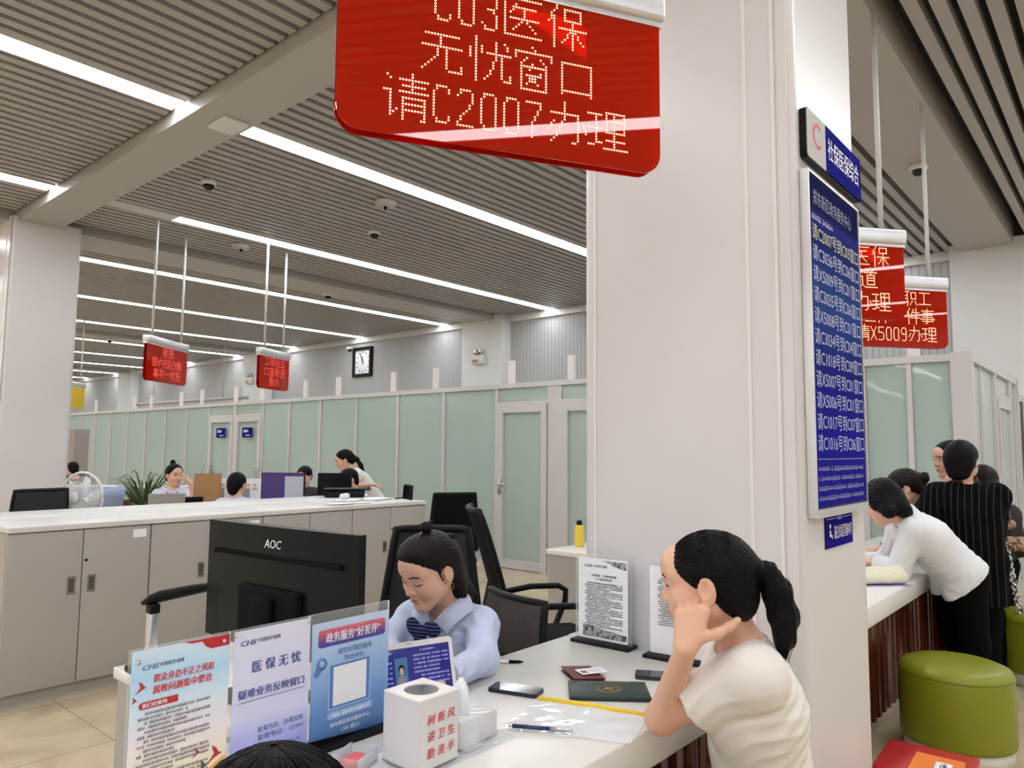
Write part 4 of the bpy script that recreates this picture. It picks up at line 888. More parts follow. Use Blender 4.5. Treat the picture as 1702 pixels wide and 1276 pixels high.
# ================================================================== CHAIRS
def swivel_base(t, seat_z=0.44):
    q = MB()
    for k in range(5):
        a = 2*PI*k/5; q.tube([(0,0,0.11),(0.30*math.cos(a),0.30*math.sin(a),0.075)],[0.022,0.014],8)
    q.build('star_base', M_black, t)
    for k in range(5):
        a = 2*PI*k/5; MB().lathe([(0.03,-0.012),(0.03,0.012)],14,(0,0,0),0,Matrix.Translation((0.30*math.cos(a),0.30*math.sin(a),0.0305))@Matrix.Rotation(a+PI/2,4,'Z')@Matrix.Rotation(PI/2,4,'X')).build('caster', M_blackm, t)
    MB().tube([(0,0,0.1),(0,0,seat_z-0.10)],0.028,12).tube([(0,0,seat_z-0.12),(0,0,seat_z-0.05)],0.015,10).build('gas_lift', M_black, t)
    MB().box((0,0,seat_z-0.055),(0.2,0.2,0.04),bev=0.01).tube([(0.0,0.05,seat_z-0.06),(0.2,0.08,seat_z-0.075)],0.012,8).build('tilt_mechanism', M_black, t)
def office_chair(loc, az, label, headrest=False, arms=True, mesh_m=None, back_h=0.55, seat_z=0.46, lean=0.16, group=None, taper=0.18):
    """faces local +x"""
    t = thing('office_chair', label, 'chair', loc, az, group); swivel_base(t, seat_z)
    bm_ = mesh_m or M_blackm
    q = MB(); q.box((0.02,0,seat_z),(0.48,0.48,0.085),bev=0.04); q.build('seat', M_blackm, t)
    def bp(u, v):   # u in -1..1 across, v in 0..1 up
        wv = 0.235*(1-taper*v); z = seat_z+0.10+back_h*v; x = -0.22-lean*back_h*1.3*v*v-0.05*math.sin(PI*v)*0.6+0.035*u*u
        return (x, u*wv, z)
    n, m_ = 10, 12; q = MB(); vs_ = [bp(-1+2*i/n, j/m_) for j in range(m_+1) for i in range(n+1)]
    vs_ += [(x-0.012,y_,z) for x, y_, z in vs_]; o_ = (n+1)*(m_+1)
    fs = [(j*(n+1)+i, j*(n+1)+i+1, (j+1)*(n+1)+i+1, (j+1)*(n+1)+i) for j in range(m_) for i in range(n)]
    fs += [tuple(k+o_ for k in f[::-1]) for f in fs]; q.add(vs_, fs, 0, True); q.build('back_mesh', bm_, t)
    q = MB(); rim = [bp(-1+2*i/n,0) for i in range(n+1)]+[bp(1,j/m_) for j in range(1,m_+1)]+[bp(1-2*i/n,1) for i in range(1,n+1)]+[bp(-1,1-j/m_) for j in range(1,m_+1)]
    q.tube(rim, 0.016, 8, caps=False); q.build('back_frame', M_black, t)
    q = MB(); q.tube([(-0.05,0,seat_z-0.05),(-0.27,0,seat_z-0.02),(-0.30,0,seat_z+0.15),bp(0,0.35)],0.022,8); q.build('back_support', M_black, t)
    if headrest:
        q = MB(); c = bp(0,1); q.box((c[0]-0.02,0,c[2]+0.13),(0.06,0.34,0.20),bev=0.028); q.tube([c,(c[0]-0.03,0,c[2]+0.08)],0.02,8); q.build('headrest', M_blackm, t)
    if arms:
        for s in (-1,1):
            q = MB(); z = seat_z
            q.tube([(-0.22,s*0.25,z+0.20),(0.0,s*0.27,z+0.235),(0.16,s*0.275,z+0.235),(0.205,s*0.275,z+0.21),(0.20,s*0.27,z+0.15),(0.13,s*0.25,z+0.0),(0.05,s*0.20,z-0.02)],0.017,8); q.build('armrest', M_black, t)
    return t
M_meshb = mat('brown_mesh',(0.055,0.045,0.042),0.8,vary=0.5,scale=150)
office_chair((1.93,2.09,0), math.radians(221), 'black high-backed office chair holding the seated clerk', False, False, mat('grey_mesh',(0.035,0.035,0.037),0.8,vary=0.4,scale=120,spec=0.2), 0.60, 0.44, 0.10, None, 0.36)
office_chair((3.13,2.48,0), math.radians(-40), 'black armchair with tall mesh back, empty, facing the pillar', False, True, None, 0.60, 0.46, 0.22)
office_chair((2.55,1.95,0), math.radians(-14), 'black chair with brownish mesh back beside the clerk', False, False, M_meshb, 0.35, 0.42, 0.02)
office_chair((1.95,6.85,0), math.radians(100), 'black chair behind the left end of the cabinets', False, False, mat('grey_mesh',(0.035,0.035,0.037),0.8), 0.58, 0.44, 0.1)
office_chair((4.90,5.0,0), math.radians(60), 'black chair past the right end of the cabinets', False, True, None, 0.52, 0.44, 0.1)
office_chair((5.35,6.45,0), math.radians(150), 'black chair behind the masked man', False, False, None, 0.50, 0.44, 0.1)
# ================================================================== FAR OFFICE
t = thing('service_counter', 'far white counter row beyond the cabinets', 'counter', (0,0,0))
MB().span((3.0,7.46,0.72),(6.3,7.78,0.76),0,0.004).build('worktop', M_counter, t)
MB().span((3.05,7.72,0.0),(6.25,7.75,0.72)).span((3.05,7.5,0.0),(3.09,7.72,0.72)).span((6.21,7.5,0.0),(6.25,7.72,0.72)).build('panel', M_cab, t)
t = thing('laptop', 'silver laptop lid in front of the woman with a bun', 'laptop', (3.42,7.60,0.7602), math.radians(-20))
MB().box((0,0,0.008),(0.34,0.23,0.014),bev=0.004).build('base', M_alu, t); MB().prism(rrect(0.34,0.23,0.01,4,(1,1,1,1),-0.17,0),0.008,Matrix.Translation((0,-0.12,0.012))@Matrix.Rotation(math.radians(12),4,'X')).build('lid', M_alu, t)
t = thing('desk_phone', 'black desk device beside the silver laptop', 'desk phone', (3.66,7.58,0.7602), math.radians(-25))
q = MB().box((0,0,0.10),(0.26,0.03,0.20),0,0,Matrix.Rotation(0.35,4,'X'),bev=0.01).box((0,0.05,0.012),(0.24,0.16,0.024),bev=0.006); q.build('body', M_black, t)
t = thing('paper_bag', 'brown kraft paper bag on the far counter', 'bag', (3.86,7.60,0.7605), math.radians(-40))
q = MB(); w, d, h_ = 0.27, 0.12, 0.42
q.add([(-w/2,-d/2,0),(w/2,-d/2,0),(w/2,d/2,0),(-w/2,d/2,0),(-w/2*0.97,-d/2*0.6,h_),(w/2*0.97,-d/2*0.6,h_),(w/2*0.97,d/2*0.6,h_),(-w/2*0.97,d/2*0.6,h_)],[(3,2,1,0),(0,1,5,4),(1,2,6,5),(2,3,7,6),(3,0,4,7)]); q.build('body', M_kraft, t)
MB().tube([(-0.06,-0.036,h_-0.01),(-0.05,-0.036,h_+0.08),(0.05,-0.036,h_+0.08),(0.06,-0.036,h_-0.01)],0.003,6).build('handle', M_kraft, t)
M_ui = ramp_mat('screen_purple', [(0.0,(0.20,0.07,0.22)),(0.25,(0.08,0.03,0.16)),(1.0,(0.05,0.03,0.13))], size=0.4)
_n, _b = nodes_of(M_ui); _b.inputs['Emission Color'].default_value = (0.03,0.012,0.08,1); _b.inputs['Emission Strength'].default_value = 0.5
t = monitor((4.10,6.53,0.0,1.215), math.radians(-51+180), 0.44, 0.30, 'far monitor showing a purple page with a grey panel', None, True, M_ui)
q = MB(); q.span((-0.205,0.0138,0.94),(-0.02,0.0145,1.18)); q.build('page_panel', mat('screen_page',(0.32,0.32,0.36),0.4,emit=(0.16,0.16,0.20),estr=0.8), t)
monitor((4.55,6.30,0.0,1.21), math.radians(-40), 0.34, 0.27, 'far black monitor seen from behind, beside the masked man', None)
t = thing('printer_stand', 'black printer in front of the far black monitor', 'printer', (4.25,5.72,1.0105), math.radians(-40))
MB().box((0,0,0.03),(0.36,0.24,0.06),bev=0.012).build('body', M_black, t); MB().box((0.02,-0.02,0.073),(0.42,0.2,0.016),0.1,bev=0.006).build('paper_tray', M_black, t)
t = thing('display_board', 'small printed board with orange foot behind the far clerk', 'poster', (4.20,7.60,0.7605), math.radians(-48))
MB().span((-0.27,-0.006,0),(0.27,0.006,0.36)).build('board', M_paper, t)
q = MB(); q.span((-0.26,-0.0085,0.01),(0.26,-0.0065,0.07),1); q.span((-0.26,-0.0075,0.07),(0.26,-0.0065,0.13),3)
for sx in (-0.14,0.14): dashes(q, sx-0.09, sx+0.09, 0.29, 0.03, 2, cw=0.032, y=-0.008, seed=3); q.span((sx-0.08,-0.008,0.15),(sx+0.0,-0.007,0.24),4); dashes(q, sx-0.05, sx+0.09, 0.25, 0.02, 4, y=-0.008, seed=5)
q.build('print', [M_paper, mat('print_rust',(0.5,0.07,0.03),0.5), mat('print_ochre',(0.5,0.3,0.1),0.5), mat('print_peach',(0.75,0.5,0.38),0.5), mat('print_grey2',(0.3,0.3,0.34),0.5)], t)
t = thing('potted_plant', 'spiky leaved green plant left of the woman with a bun', 'plant', (3.95,9.35,0.0))
MB().lathe([(0.14,0),(0.19,0.58),(0.20,0.60),(0.18,0.60)],20).build('pot', M_white, t)
q = MB(); rnd = random.Random(5)
for k in range(95):
    a = rnd.uniform(0,2*PI); L = rnd.uniform(0.3,0.6); lift = rnd.uniform(0.15,0.6); c, s2 = math.cos(a), math.sin(a); vs_ = []
    for i in range(6):
        f = i/5; r = L*f; z = 0.60+lift*math.sin(f*2.0)*0.95; wl = 0.014*math.sin(PI*min(1,f*0.85+0.12))+0.001
        vs_ += [(c*r-s2*wl,s2*r+c*wl,z),(c*r+s2*wl,s2*r-c*wl,z)]
    q.add(vs_, [(2*i,2*i+1,2*i+3,2*i+2) for i in range(5)], 0, True)
q.build('leaves', M_leaf, t)
t = thing('storage_bin', 'tall pale blue plastic bin behind the fan', 'bin', (3.15,8.62,0.0), 0.5)
MB().lathe([(0.20,0),(0.25,0.92),(0.26,0.93),(0.26,1.0),(0.25,1.01),(0.24,0.93)],28).build('body', M_bluebin, t)
t = thing('pale_desk', 'pale desk with wooden inner side, behind the blue bin', 'desk', (4.45,10.75,0.0), math.radians(-49))
MB().span((-1.25,-0.35,0.74),(0.72,0.35,0.90)).build('top', M_desk, t); MB().span((0.45,-0.33,0),(0.70,0.33,0.74)).build('leg', M_desk, t); MB().span((0.22,-0.30,0),(0.44,0.30,0.74)).build('side_panel', M_wood, t); MB().span((-1.2,-0.33,0),(-1.0,0.33,0.74)).build('leg', M_desk, t); MB().span((-1.0,0.2,0),(0.22,0.24,0.74)).build('back_panel', M_wood, t)
t = thing('blue_box', 'small blue box beside the blue bin', 'box', (3.08,7.62,0.7605), 0.3); MB().box((0,0,0.06),(0.22,0.1,0.12),bev=0.006).build('body', mat('box_blue',(0.02,0.10,0.45),0.4), t)
t = thing('tall_cabinet', 'tall grey cabinet against the far partition by the pillar edge', 'cabinet', (4.75,14.55,0.0), math.radians(-49))
MB().span((-0.28,-0.2,0),(0.28,0.2,1.75)).build('body', mat('cabinet_taupe',(0.36,0.31,0.28),0.5), t); MB().span((-0.27,-0.212,0.05),(0.27,-0.2,1.72)).build('door', mat('cabinet_taupe',(0.36,0.31,0.28),0.5), t); MB().ball((0.08,-0.225,1.42),0.015).build('handle', M_steel, t)
office_chair((4.75,13.6,0), math.radians(40), 'dark chair of the man at the far left', False, False, None, 0.45, 0.46, 0.1)
# ================================================================== PEOPLE (smooth-blended volumes polygonised into one skin)
A3 = lambda v: np.array(v, dtype=np.float64)
def nrm(v): v = A3(v); return v/np.linalg.norm(v)
def lerp(a, b, t): return A3(a)*(1-t)+A3(b)*t
class Vol:
    def __init__(s, h): s.h = h; s.ops = []
    def cone(s, a, b, ra, rb, k=0.02, sub=False, cut=False): s.ops.append(('c', A3(a), A3(b), ra, rb, k, sub, cut)); return s
    def ball(s, c, r, k=0.02, sub=False): return s.cone(c, A3(c)+1e-5, r, r, k, sub)
    def ell(s, c, rad, R, k=0.02, sub=False): s.ops.append(('e', A3(c), A3(rad), A3(R), k, sub)); return s
    def half(s, n, c, k=0.005): s.ops.append(('h', nrm(n), A3(c), k)); return s     # keeps the side n.(p-c) < 0
    def warp(s, fn): s.ops.append(('w', fn)); return s
    def run(s):
        lo, hi = [], []
        for o in s.ops:
            if o[0] == 'c' and not o[6]:
                r = max(o[3], o[4]); lo += [np.minimum(o[1],o[2])-r]; hi += [np.maximum(o[1],o[2])+r]
            elif o[0] == 'e' and not o[5]: r = o[2].max(); lo += [o[1]-r]; hi += [o[1]+r]
        h = s.h; s.lo = np.min(lo,0)-6*h; hi = np.max(hi,0)+6*h
        n = np.ceil((hi-s.lo)/h).astype(int)+1; s.n = n
        ax = [(s.lo[i]+h*np.arange(n[i])).astype(np.float32) for i in range(3)]; s.ax = ax
        D = np.full(tuple(n), 0.5, np.float32)
        def grid(sl): return np.meshgrid(*[ax[i][sl[i]] for i in range(3)], indexing='ij', sparse=True)
        for o in s.ops:
            if o[0] == 'w': X, Y, Z = grid([slice(None)]*3); D += o[1](X, Y, Z).astype(np.float32); continue
            if o[0] == 'h':
                X, Y, Z = grid([slice(None)]*3); nn, c, k = o[1], o[2], o[3]
                d = (X-c[0])*nn[0]+(Y-c[1])*nn[1]+(Z-c[2])*nn[2]
                e = np.maximum(k-np.abs(D-d),0)/k; D = np.maximum(D,d)+e*e*k*0.25; continue
            if o[0] == 'c': _, a, b, ra, rb, k, sub, cut = o; m0, m1 = np.minimum(a,b)-max(ra,rb), np.maximum(a,b)+max(ra,rb)
            else: _, c, rad, R, k, sub = o; m0, m1 = c-rad.max(), c+rad.max()
            pad = k+4*h; i0 = np.maximum(((m0-pad-s.lo)/h).astype(int),0); i1 = np.minimum(((m1+pad-s.lo)/h).astype(int)+2, n)
            if np.any(i1 <= i0): continue
            sl = [slice(i0[i],i1[i]) for i in range(3)]; X, Y, Z = grid(sl)
            if o[0] == 'c':
                ab = b-a; L2 = max(ab@ab, 1e-12); px, py, pz = X-a[0], Y-a[1], Z-a[2]
                t = np.clip((px*ab[0]+py*ab[1]+pz*ab[2])/L2, 0, 1); d = np.sqrt((px-t*ab[0])**2+(py-t*ab[1])**2+(pz-t*ab[2])**2)-(ra+(rb-ra)*t)
                if cut: u = ab/math.sqrt(L2); d = np.maximum(d, (X-b[0])*u[0]+(Y-b[1])*u[1]+(Z-b[2])*u[2])
            else:
                q = [(X-c[0])*R[0][i]+(Y-c[1])*R[1][i]+(Z-c[2])*R[2][i] for i in range(3)]
                k0 = np.sqrt(sum((q[i]/rad[i])**2 for i in range(3))); k1 = np.sqrt(sum((q[i]/rad[i]**2)**2 for i in range(3)))+1e-9
                d = k0*(k0-1)/k1
            D0 = D[tuple(sl)]; k = max(k,1e-4)
            if sub: d = -d; e = np.maximum(k-np.abs(D0-d),0)/k; D[tuple(sl)] = np.maximum(D0,d)+e*e*k*0.25
            else: e = np.maximum(k-np.abs(D0-d),0)/k; D[tuple(sl)] = np.minimum(D0,d)-e*e*k*0.25
        s.D = D; return s
    def at(s, p):
        q = (A3(p)-s.lo)/s.h; i = np.floor(q).astype(int)
        if np.any(i < 0) or np.any(i+1 >= s.n): return 0.5
        f = q-i; v = 0
        for dx in (0,1):
            for dy in (0,1):
                for dz in (0,1): v += s.D[i[0]+dx,i[1]+dy,i[2]+dz]*(f[0] if dx else 1-f[0])*(f[1] if dy else 1-f[1])*(f[2] if dz else 1-f[2])
        return v
    def net(s, smooth=1):
        D = s.D; ins = D < 0
        cnt = sum(ins[a:D.shape[0]-1+a, b:D.shape[1]-1+b, c:D.shape[2]-1+c].astype(np.int8) for a in (0,1) for b in (0,1) for c in (0,1))
        act = (cnt > 0) & (cnt < 8); I = np.argwhere(act); vid = np.full(act.shape, -1, np.int64); vid[act] = np.arange(len(I))
        pos = np.zeros((len(I),3)); w = np.zeros(len(I))
        for a in ((0,0,0),(1,0,0),(0,1,0),(0,0,1),(1,1,0),(1,0,1),(0,1,1)):
            for ax in range(3):
                if a[ax]: continue
                b = list(a); b[ax] = 1
                da = D[I[:,0]+a[0],I[:,1]+a[1],I[:,2]+a[2]]; db = D[I[:,0]+b[0],I[:,1]+b[1],I[:,2]+b[2]]
                m = (da < 0) != (db < 0); t = np.where(m, da/np.where(m, da-db, 1), 0)
                p = np.tile(A3(a),(len(I),1)); p[:,ax] += t; pos[m] += p[m]; w[m] += 1
        V = s.lo+s.h*(I+pos/w[:,None]); Q = []
        for ax in range(3):
            o1, o2 = (ax+1)%3, (ax+2)%3
            s0 = [slice(1,-1)]*3; s0[ax] = slice(0,-1); s1 = list(s0); s1[ax] = slice(1,None)
            i0 = ins[tuple(s0)]; i1 = ins[tuple(s1)]; E = np.argwhere(i0 != i1)
            if not len(E): continue
            first = i0[E[:,0],E[:,1],E[:,2]]; B = E.copy(); B[:,o1] += 1; B[:,o2] += 1
            def cell(d1, d2): C = B.copy(); C[:,o1] += d1; C[:,o2] += d2; return vid[C[:,0],C[:,1],C[:,2]]
            q = np.stack([cell(-1,-1),cell(0,-1),cell(0,0),cell(-1,0)],1); q[~first] = q[~first][:,::-1]; Q.append(q)
        Q = np.concatenate(Q)
        for _ in range(smooth):
            S = np.zeros_like(V); c = np.zeros(len(V))
            for i in range(4):
                for j in (1,3): np.add.at(S, Q[:,i], V[Q[:,(i+j)%4]]); np.add.at(c, Q[:,i], 1)
            V = V*0.45+0.55*S/c[:,None]
        return V, Q
    def obj(s, name, m, parent, smooth=1):
        if not hasattr(s,'D'): s.run()
        V, Q = s.net(smooth); base = A3(parent.matrix_basis.translation)
        p = parent
        while p.parent: p = p.parent; base = A3(p.matrix_basis.translation)
        me = bpy.data.meshes.new(name); me.from_pydata((V-base).tolist(), [], Q.tolist()); me.materials.append(m)
        me.polygons.foreach_set('use_smooth', [True]*len(me.polygons)); me.update()
        o = bpy.data.objects.new(name, me); COL.objects.link(o); o.parent = parent; return o
RV, FW, UP = A3((0.652,-0.758,0)), A3((0.758,0.652,0)), A3((0,0,1))
def facing(r, f, pitch=0.0, roll=0.0):
    """frame (forward, left, up) from parts to the picture's right and away; pitch down positive (degrees)"""
    d = nrm(RV*r+FW*f); l = np.cross(UP, d); p = math.radians(pitch); q = math.radians(roll)
    fw = d*math.cos(p)-UP*math.sin(p); u = np.cross(fw, l); l2 = l*math.cos(q)+u*math.sin(q); u2 = -l*math.sin(q)+u*math.cos(q)
    return np.stack([fw,l2,u2],1)
def head_ops(v, H, R, s=1.0, jaw=1.0, fine=True):
    P = lambda x,y,z: A3(H)+R@(A3((x,y,z))*s)
    v.ell(P(-0.012,0,0.030),A3((0.096,0.074,0.083))*s,R,0.01)
    v.ell(P(0.030,0,-0.028),A3((0.060,0.058,0.080))*s,R,0.03*s)
    for e in (-1,1):
        v.cone(P(-0.005,e*0.052*jaw,-0.050),P(0.058,e*0.018,-0.094),0.020*s,0.018*s,0.03*s)
        v.ball(P(0.052,e*0.036,-0.030),0.028*s,0.03*s)
        v.cone(P(0.078,e*0.012,0.030),P(0.068,e*0.045,0.028),0.012*s,0.012*s,0.02*s)
    v.ball(P(0.072,0,-0.096),0.016*s,0.025*s); v.ell(P(0.070,0,0.055),A3((0.028,0.045,0.035))*s,R,0.03*s)
    if fine:
        for e in (-1,1): v.ell(P(0.100,e*0.031,0.006),A3((0.014,0.018,0.011))*s,R,0.014*s,True); v.ball(P(0.0755,e*0.031,0.005),0.0135*s,0.006*s)
        v.cone(P(0.088,0,0.014),P(0.104,0,-0.026),0.0065*s,0.010*s,0.012*s)
        for e in (-1,1): v.ball(P(0.094,e*0.012,-0.029),0.0085*s,0.008*s); v.ball(P(0.1015,e*0.0065,-0.0385),0.0035*s,0.004*s,True)
        v.cone(P(0.086,-0.017,-0.0585),P(0.092,0,-0.056),0.0055*s,0.0072*s,0.008*s); v.cone(P(0.086,0.017,-0.0585),P(0.092,0,-0.056),0.0055*s,0.0072*s,0.008*s)
        v.cone(P(0.085,-0.012,-0.068),P(0.085,0.012,-0.068),0.0078*s,0.0078*s,0.008*s)
        v.cone(P(0.097,-0.022,-0.0625),P(0.097,0.022,-0.0625),0.0018*s,0.0018*s,0.004*s,True)
    for e in (-1,1):
        Re = R@np.stack([nrm((0.94,e*0.35,0)),nrm((-e*0.35*e,0.94*1.0,0)),A3((0,0,1))],1) if False else R
        v.ell(P(-0.012,e*0.080,-0.006),A3((0.020,0.008,0.033))*s,R,0.008*s); v.ell(P(-0.006,e*0.095,0.001),A3((0.0135,0.018,0.023))*s,R,0.003*s,True); v.cone(P(-0.016,e*0.079,0.012),P(-0.008,e*0.080,-0.016),0.0042*s,0.0036*s,0.003*s)
def hand_ops(v, W, d, n, side, curl=(0.3,0.4,0.3), s=1.0, thumb=(0.75,0.6,0.25)):
    """W wrist, d finger direction, n palm normal, side thumb direction"""
    d, n, side = nrm(d), nrm(n), nrm(side); K = []
    for i in range(4):
        o = (0.030-0.019*i)*s; kn = A3(W)+d*(0.088-0.006*abs(i-1))*s+side*o; K.append(kn)
        v.cone(A3(W)+d*0.01*s+side*o*0.55, kn, 0.0145*s, 0.0115*s, 0.012*s)
    L = ((0.042,0.026,0.020),(0.046,0.029,0.021),(0.043,0.027,0.020),(0.034,0.021,0.018))
    for i in range(4):
        p = K[i]; a = 0.0
        for j in range(3):
            a += curl[j]*(1+0.06*i); q = p+(d*math.cos(a)+n*math.sin(a))*L[i][j]*s; r0 = (0.0095-0.0009*j-(0.0012 if i == 3 else 0))*s
            v.cone(p, q, r0, r0*0.93, 0.004*s); p = q
    p = A3(W)+d*0.025*s+side*0.024*s; t = nrm(side*thumb[0]+d*thumb[1]+n*thumb[2])
    for j, l in enumerate((0.042,0.032,0.026)):
        q = p+t*l*s; v.cone(p, q, (0.0135-0.0018*j)*s, (0.0118-0.0016*j)*s, 0.010*s); p = q; t = nrm(t+d*0.25+n*0.12)
def torso_ops(v, J, g, bust=True, k=0.06):
    NB, PEL, a, fb = J['nb'], J['pel'], J['a'], J['fb']; w = J.get('w',1.0); C, Wt = lerp(NB,PEL,0.34), lerp(NB,PEL,0.68); ax = nrm(NB-PEL)
    for e in (-1,1):
        v.cone(C+a*e*0.070*w, Wt+a*e*0.055*w, 0.086*w+g, 0.080*w+g, k); v.cone(Wt+a*e*0.055*w, PEL+a*e*0.075*w, 0.080*w+g, 0.092*w+g, k)
        v.cone(C+a*e*0.060*w, NB+a*e*0.035-ax*0.07, 0.084*w+g, 0.050+g, k)
        if bust: v.ball(C+fb*0.050+a*e*0.062-ax*0.02, 0.060+g, 0.05)
        sh = J['sh_l'] if e > 0 else J['sh_r']; v.cone(NB-ax*0.055, sh, 0.046+g, 0.047+g, 0.05); v.cone(C+a*e*0.080*w+ax*0.04, sh-ax*0.02, 0.062+g, 0.043+g, 0.05)
def arm_ops(v, J, s, g, frac=2.0, cut=True, k=0.025, r=(0.043,0.037,0.034,0.025)):
    sh, el, wr = J['sh_'+s], J['el_'+s], J['wr_'+s]
    if frac <= 1: e = lerp(sh,el,frac); v.cone(sh, e, r[0]+g, r[0]*(1-frac)+r[1]*frac+g*1.25, k, False, cut); return
    v.cone(sh, el, r[0]+g, r[1]+g, k); f = min(frac-1,1); e = lerp(el,wr,f); v.cone(el, e, r[2]+0.003+g, r[2]*(1-f)+r[3]*f+g, k, False, cut)
def leg_ops(v, J, g, frac=1.0, k=0.04):
    for s, e in (('l',1),('r',-1)):
        hp = J['pel']+J['a']*e*0.085-UP*0.02; kn, an = J['kn_'+s], J['an_'+s]
        v.cone(hp, kn, 0.082+g, 0.056+g, k); v.cone(kn, lerp(kn,an,frac), 0.054+g, (0.036 if frac >= 1 else 0.045)+g, k, False, frac < 1 or g > 0)
def folds(axis, amp, f1=150, f2=17, seed=0):
    rnd = np.random.RandomState(seed); a = nrm(axis); b = nrm(np.cross(a,(0.3,0.5,0.8))); c = np.cross(a,b); ph = rnd.rand(6)*6
    def fn(X, Y, Z):
        u, p, q = X*a[0]+Y*a[1]+Z*a[2], X*b[0]+Y*b[1]+Z*b[2], X*c[0]+Y*c[1]+Z*c[2]
        u0 = u; u = u+0.022*np.sin(p*21+ph[1])+0.018*np.sin(q*26+ph[4]); p = p+0.02*np.sin(u0*19+ph[0])
        m = (0.5+0.5*np.sin(p*f2*0.9+ph[0]+1.7*np.sin(u*f2+ph[1])+1.2*np.sin(q*f2*0.8)))**2
        m2 = (0.5+0.5*np.sin(q*f2*1.1+ph[5]+1.5*np.sin(u*f2*0.8+ph[2])))**2
        r1 = 1-2*np.abs(np.sin(0.5*(u*f1+p*f2*2.1+2.4*np.sin(q*f2+ph[2])+ph[3]))); r2 = 1-2*np.abs(np.sin(0.5*(u*f1*0.8-q*f2*3.0+2*np.sin(p*f2*1.2+ph[4]))))
        return -amp*(m*r1+0.8*m2*r2)*0.7
    return fn
def decal(vol, H, R, s, polys, name, m, parent, off=0.0008):
    """thin patch lying on the face: polys in the head's (left, up) plane"""
    base = parent
    while base.parent: base = base.parent
    bl = A3(base.matrix_basis.translation); mb = MB()
    def surf(y, z):
        x = 0.125
        while x > 0.02:
            p = A3(H)+R@(A3((x,y,z))*s)
            if vol.at(p) < 0: break
            x -= 0.0006
        return A3(H)+R@(A3((x+off/s,y,z))*s)-bl
    for poly in polys:
        n = len(poly); cy, cz = sum(p[0] for p in poly)/n, sum(p[1] for p in poly)/n
        vs_ = [surf(cy,cz)]+[surf(cy+(y-cy)*0.55,cz+(z-cz)*0.55) for y, z in poly]+[surf(y,z) for y, z in poly]
        fs = [(0,1+i,1+(i+1)%n) for i in range(n)]+[(1+i,1+n+i,1+n+(i+1)%n,1+(i+1)%n) for i in range(n)]; mb.add(vs_, fs, 0, True)
    return mb.build(name, m, parent)
def almond(cy, cz, w, h, tilt=0.0, n=14): return [(cy+w/2*math.cos(2*PI*i/n), cz+h/2*math.sin(2*PI*i/n)*abs(math.sin(2*PI*i/n))**0.3+tilt*math.cos(2*PI*i/n)) for i in range(n)]
def arcband(y0, y1, z0, zm, z1, th, n=8):
    up = []; lo = []
    for i in range(n+1):
        t = i/n; y = y0+(y1-y0)*t; z = (1-t)**2*z0+2*t*(1-t)*zm+t*t*z1; k = th*(0.35+0.65*math.sin(PI*(0.15+0.8*(1-t)))); up.append((y,z+k/2)); lo.append((y,z-k/2))
    return up+lo[::-1]
def face(vol, H, R, s, root, eyes='open', lips=True, brows=True):
    if brows: decal(vol,H,R,s,[arcband(e*0.013,e*0.050,0.026,0.036,0.027,0.0065) for e in (1,-1)],'eyebrow',M_brow,root)
    if eyes == 'open':
        decal(vol,H,R,s,[almond(e*0.031,0.004,0.028,0.0105,e*0.0012) for e in (1,-1)],'eye',M_eye,root,0.0006)
        decal(vol,H,R,s,[almond(e*0.031,0.0045,0.0105,0.0105) for e in (1,-1)],'iris',M_iris,root,0.0012)
        decal(vol,H,R,s,[arcband(e*0.0165,e*0.0465,0.0035,0.0135,0.006,0.0028) for e in (1,-1)],'eyelash',M_iris,root,0.0015)
    else: decal(vol,H,R,s,[arcband(e*0.0165,e*0.0475,-0.001,-0.0065,0.0005,0.0040) for e in (1,-1)],'eyelash',M_iris,root,0.0012)
    if lips: decal(vol,H,R,s,[almond(0,-0.0575,0.040,0.0095),almond(0,-0.0675,0.034,0.0095)],'lips',M_lip,root)
def hair_cap(h, H, R, s=1.0, hl=0.012, vol_=1.0, nape=True):
    v = Vol(h); P = lambda x,y,z: A3(H)+R@(A3((x,y,z))*s)
    v.ell(P(-0.016,0,0.033),A3((0.103*vol_,0.083*vol_,0.090*vol_))*s,R,0.01)
    if nape: v.ell(P(-0.055,0,-0.030),A3((0.058,0.066,0.062))*s,R,0.03)
    v.half(R@A3((1,0,-1.0)), P(hl*0.5,0,-hl*0.5), 0.012)
    for e in (-1,1): v.ell(P(0.0,e*0.088,-0.012),A3((0.026,0.022,0.036))*s,R,0.008,True)
    return v, P
def ridges(H, R, amp=0.0012, n=46):
    c = A3(H)
    def fn(X, Y, Z):
        q = [(X-c[0])*R[0][i]+(Y-c[1])*R[1][i]+(Z-c[2])*R[2][i] for i in range(3)]
        th = np.arctan2(q[2], q[1]); return amp*np.sin(th*n+5*np.sin(q[0]*40))+0.5*amp*np.sin(th*n*2.3+q[0]*90)
    return fn
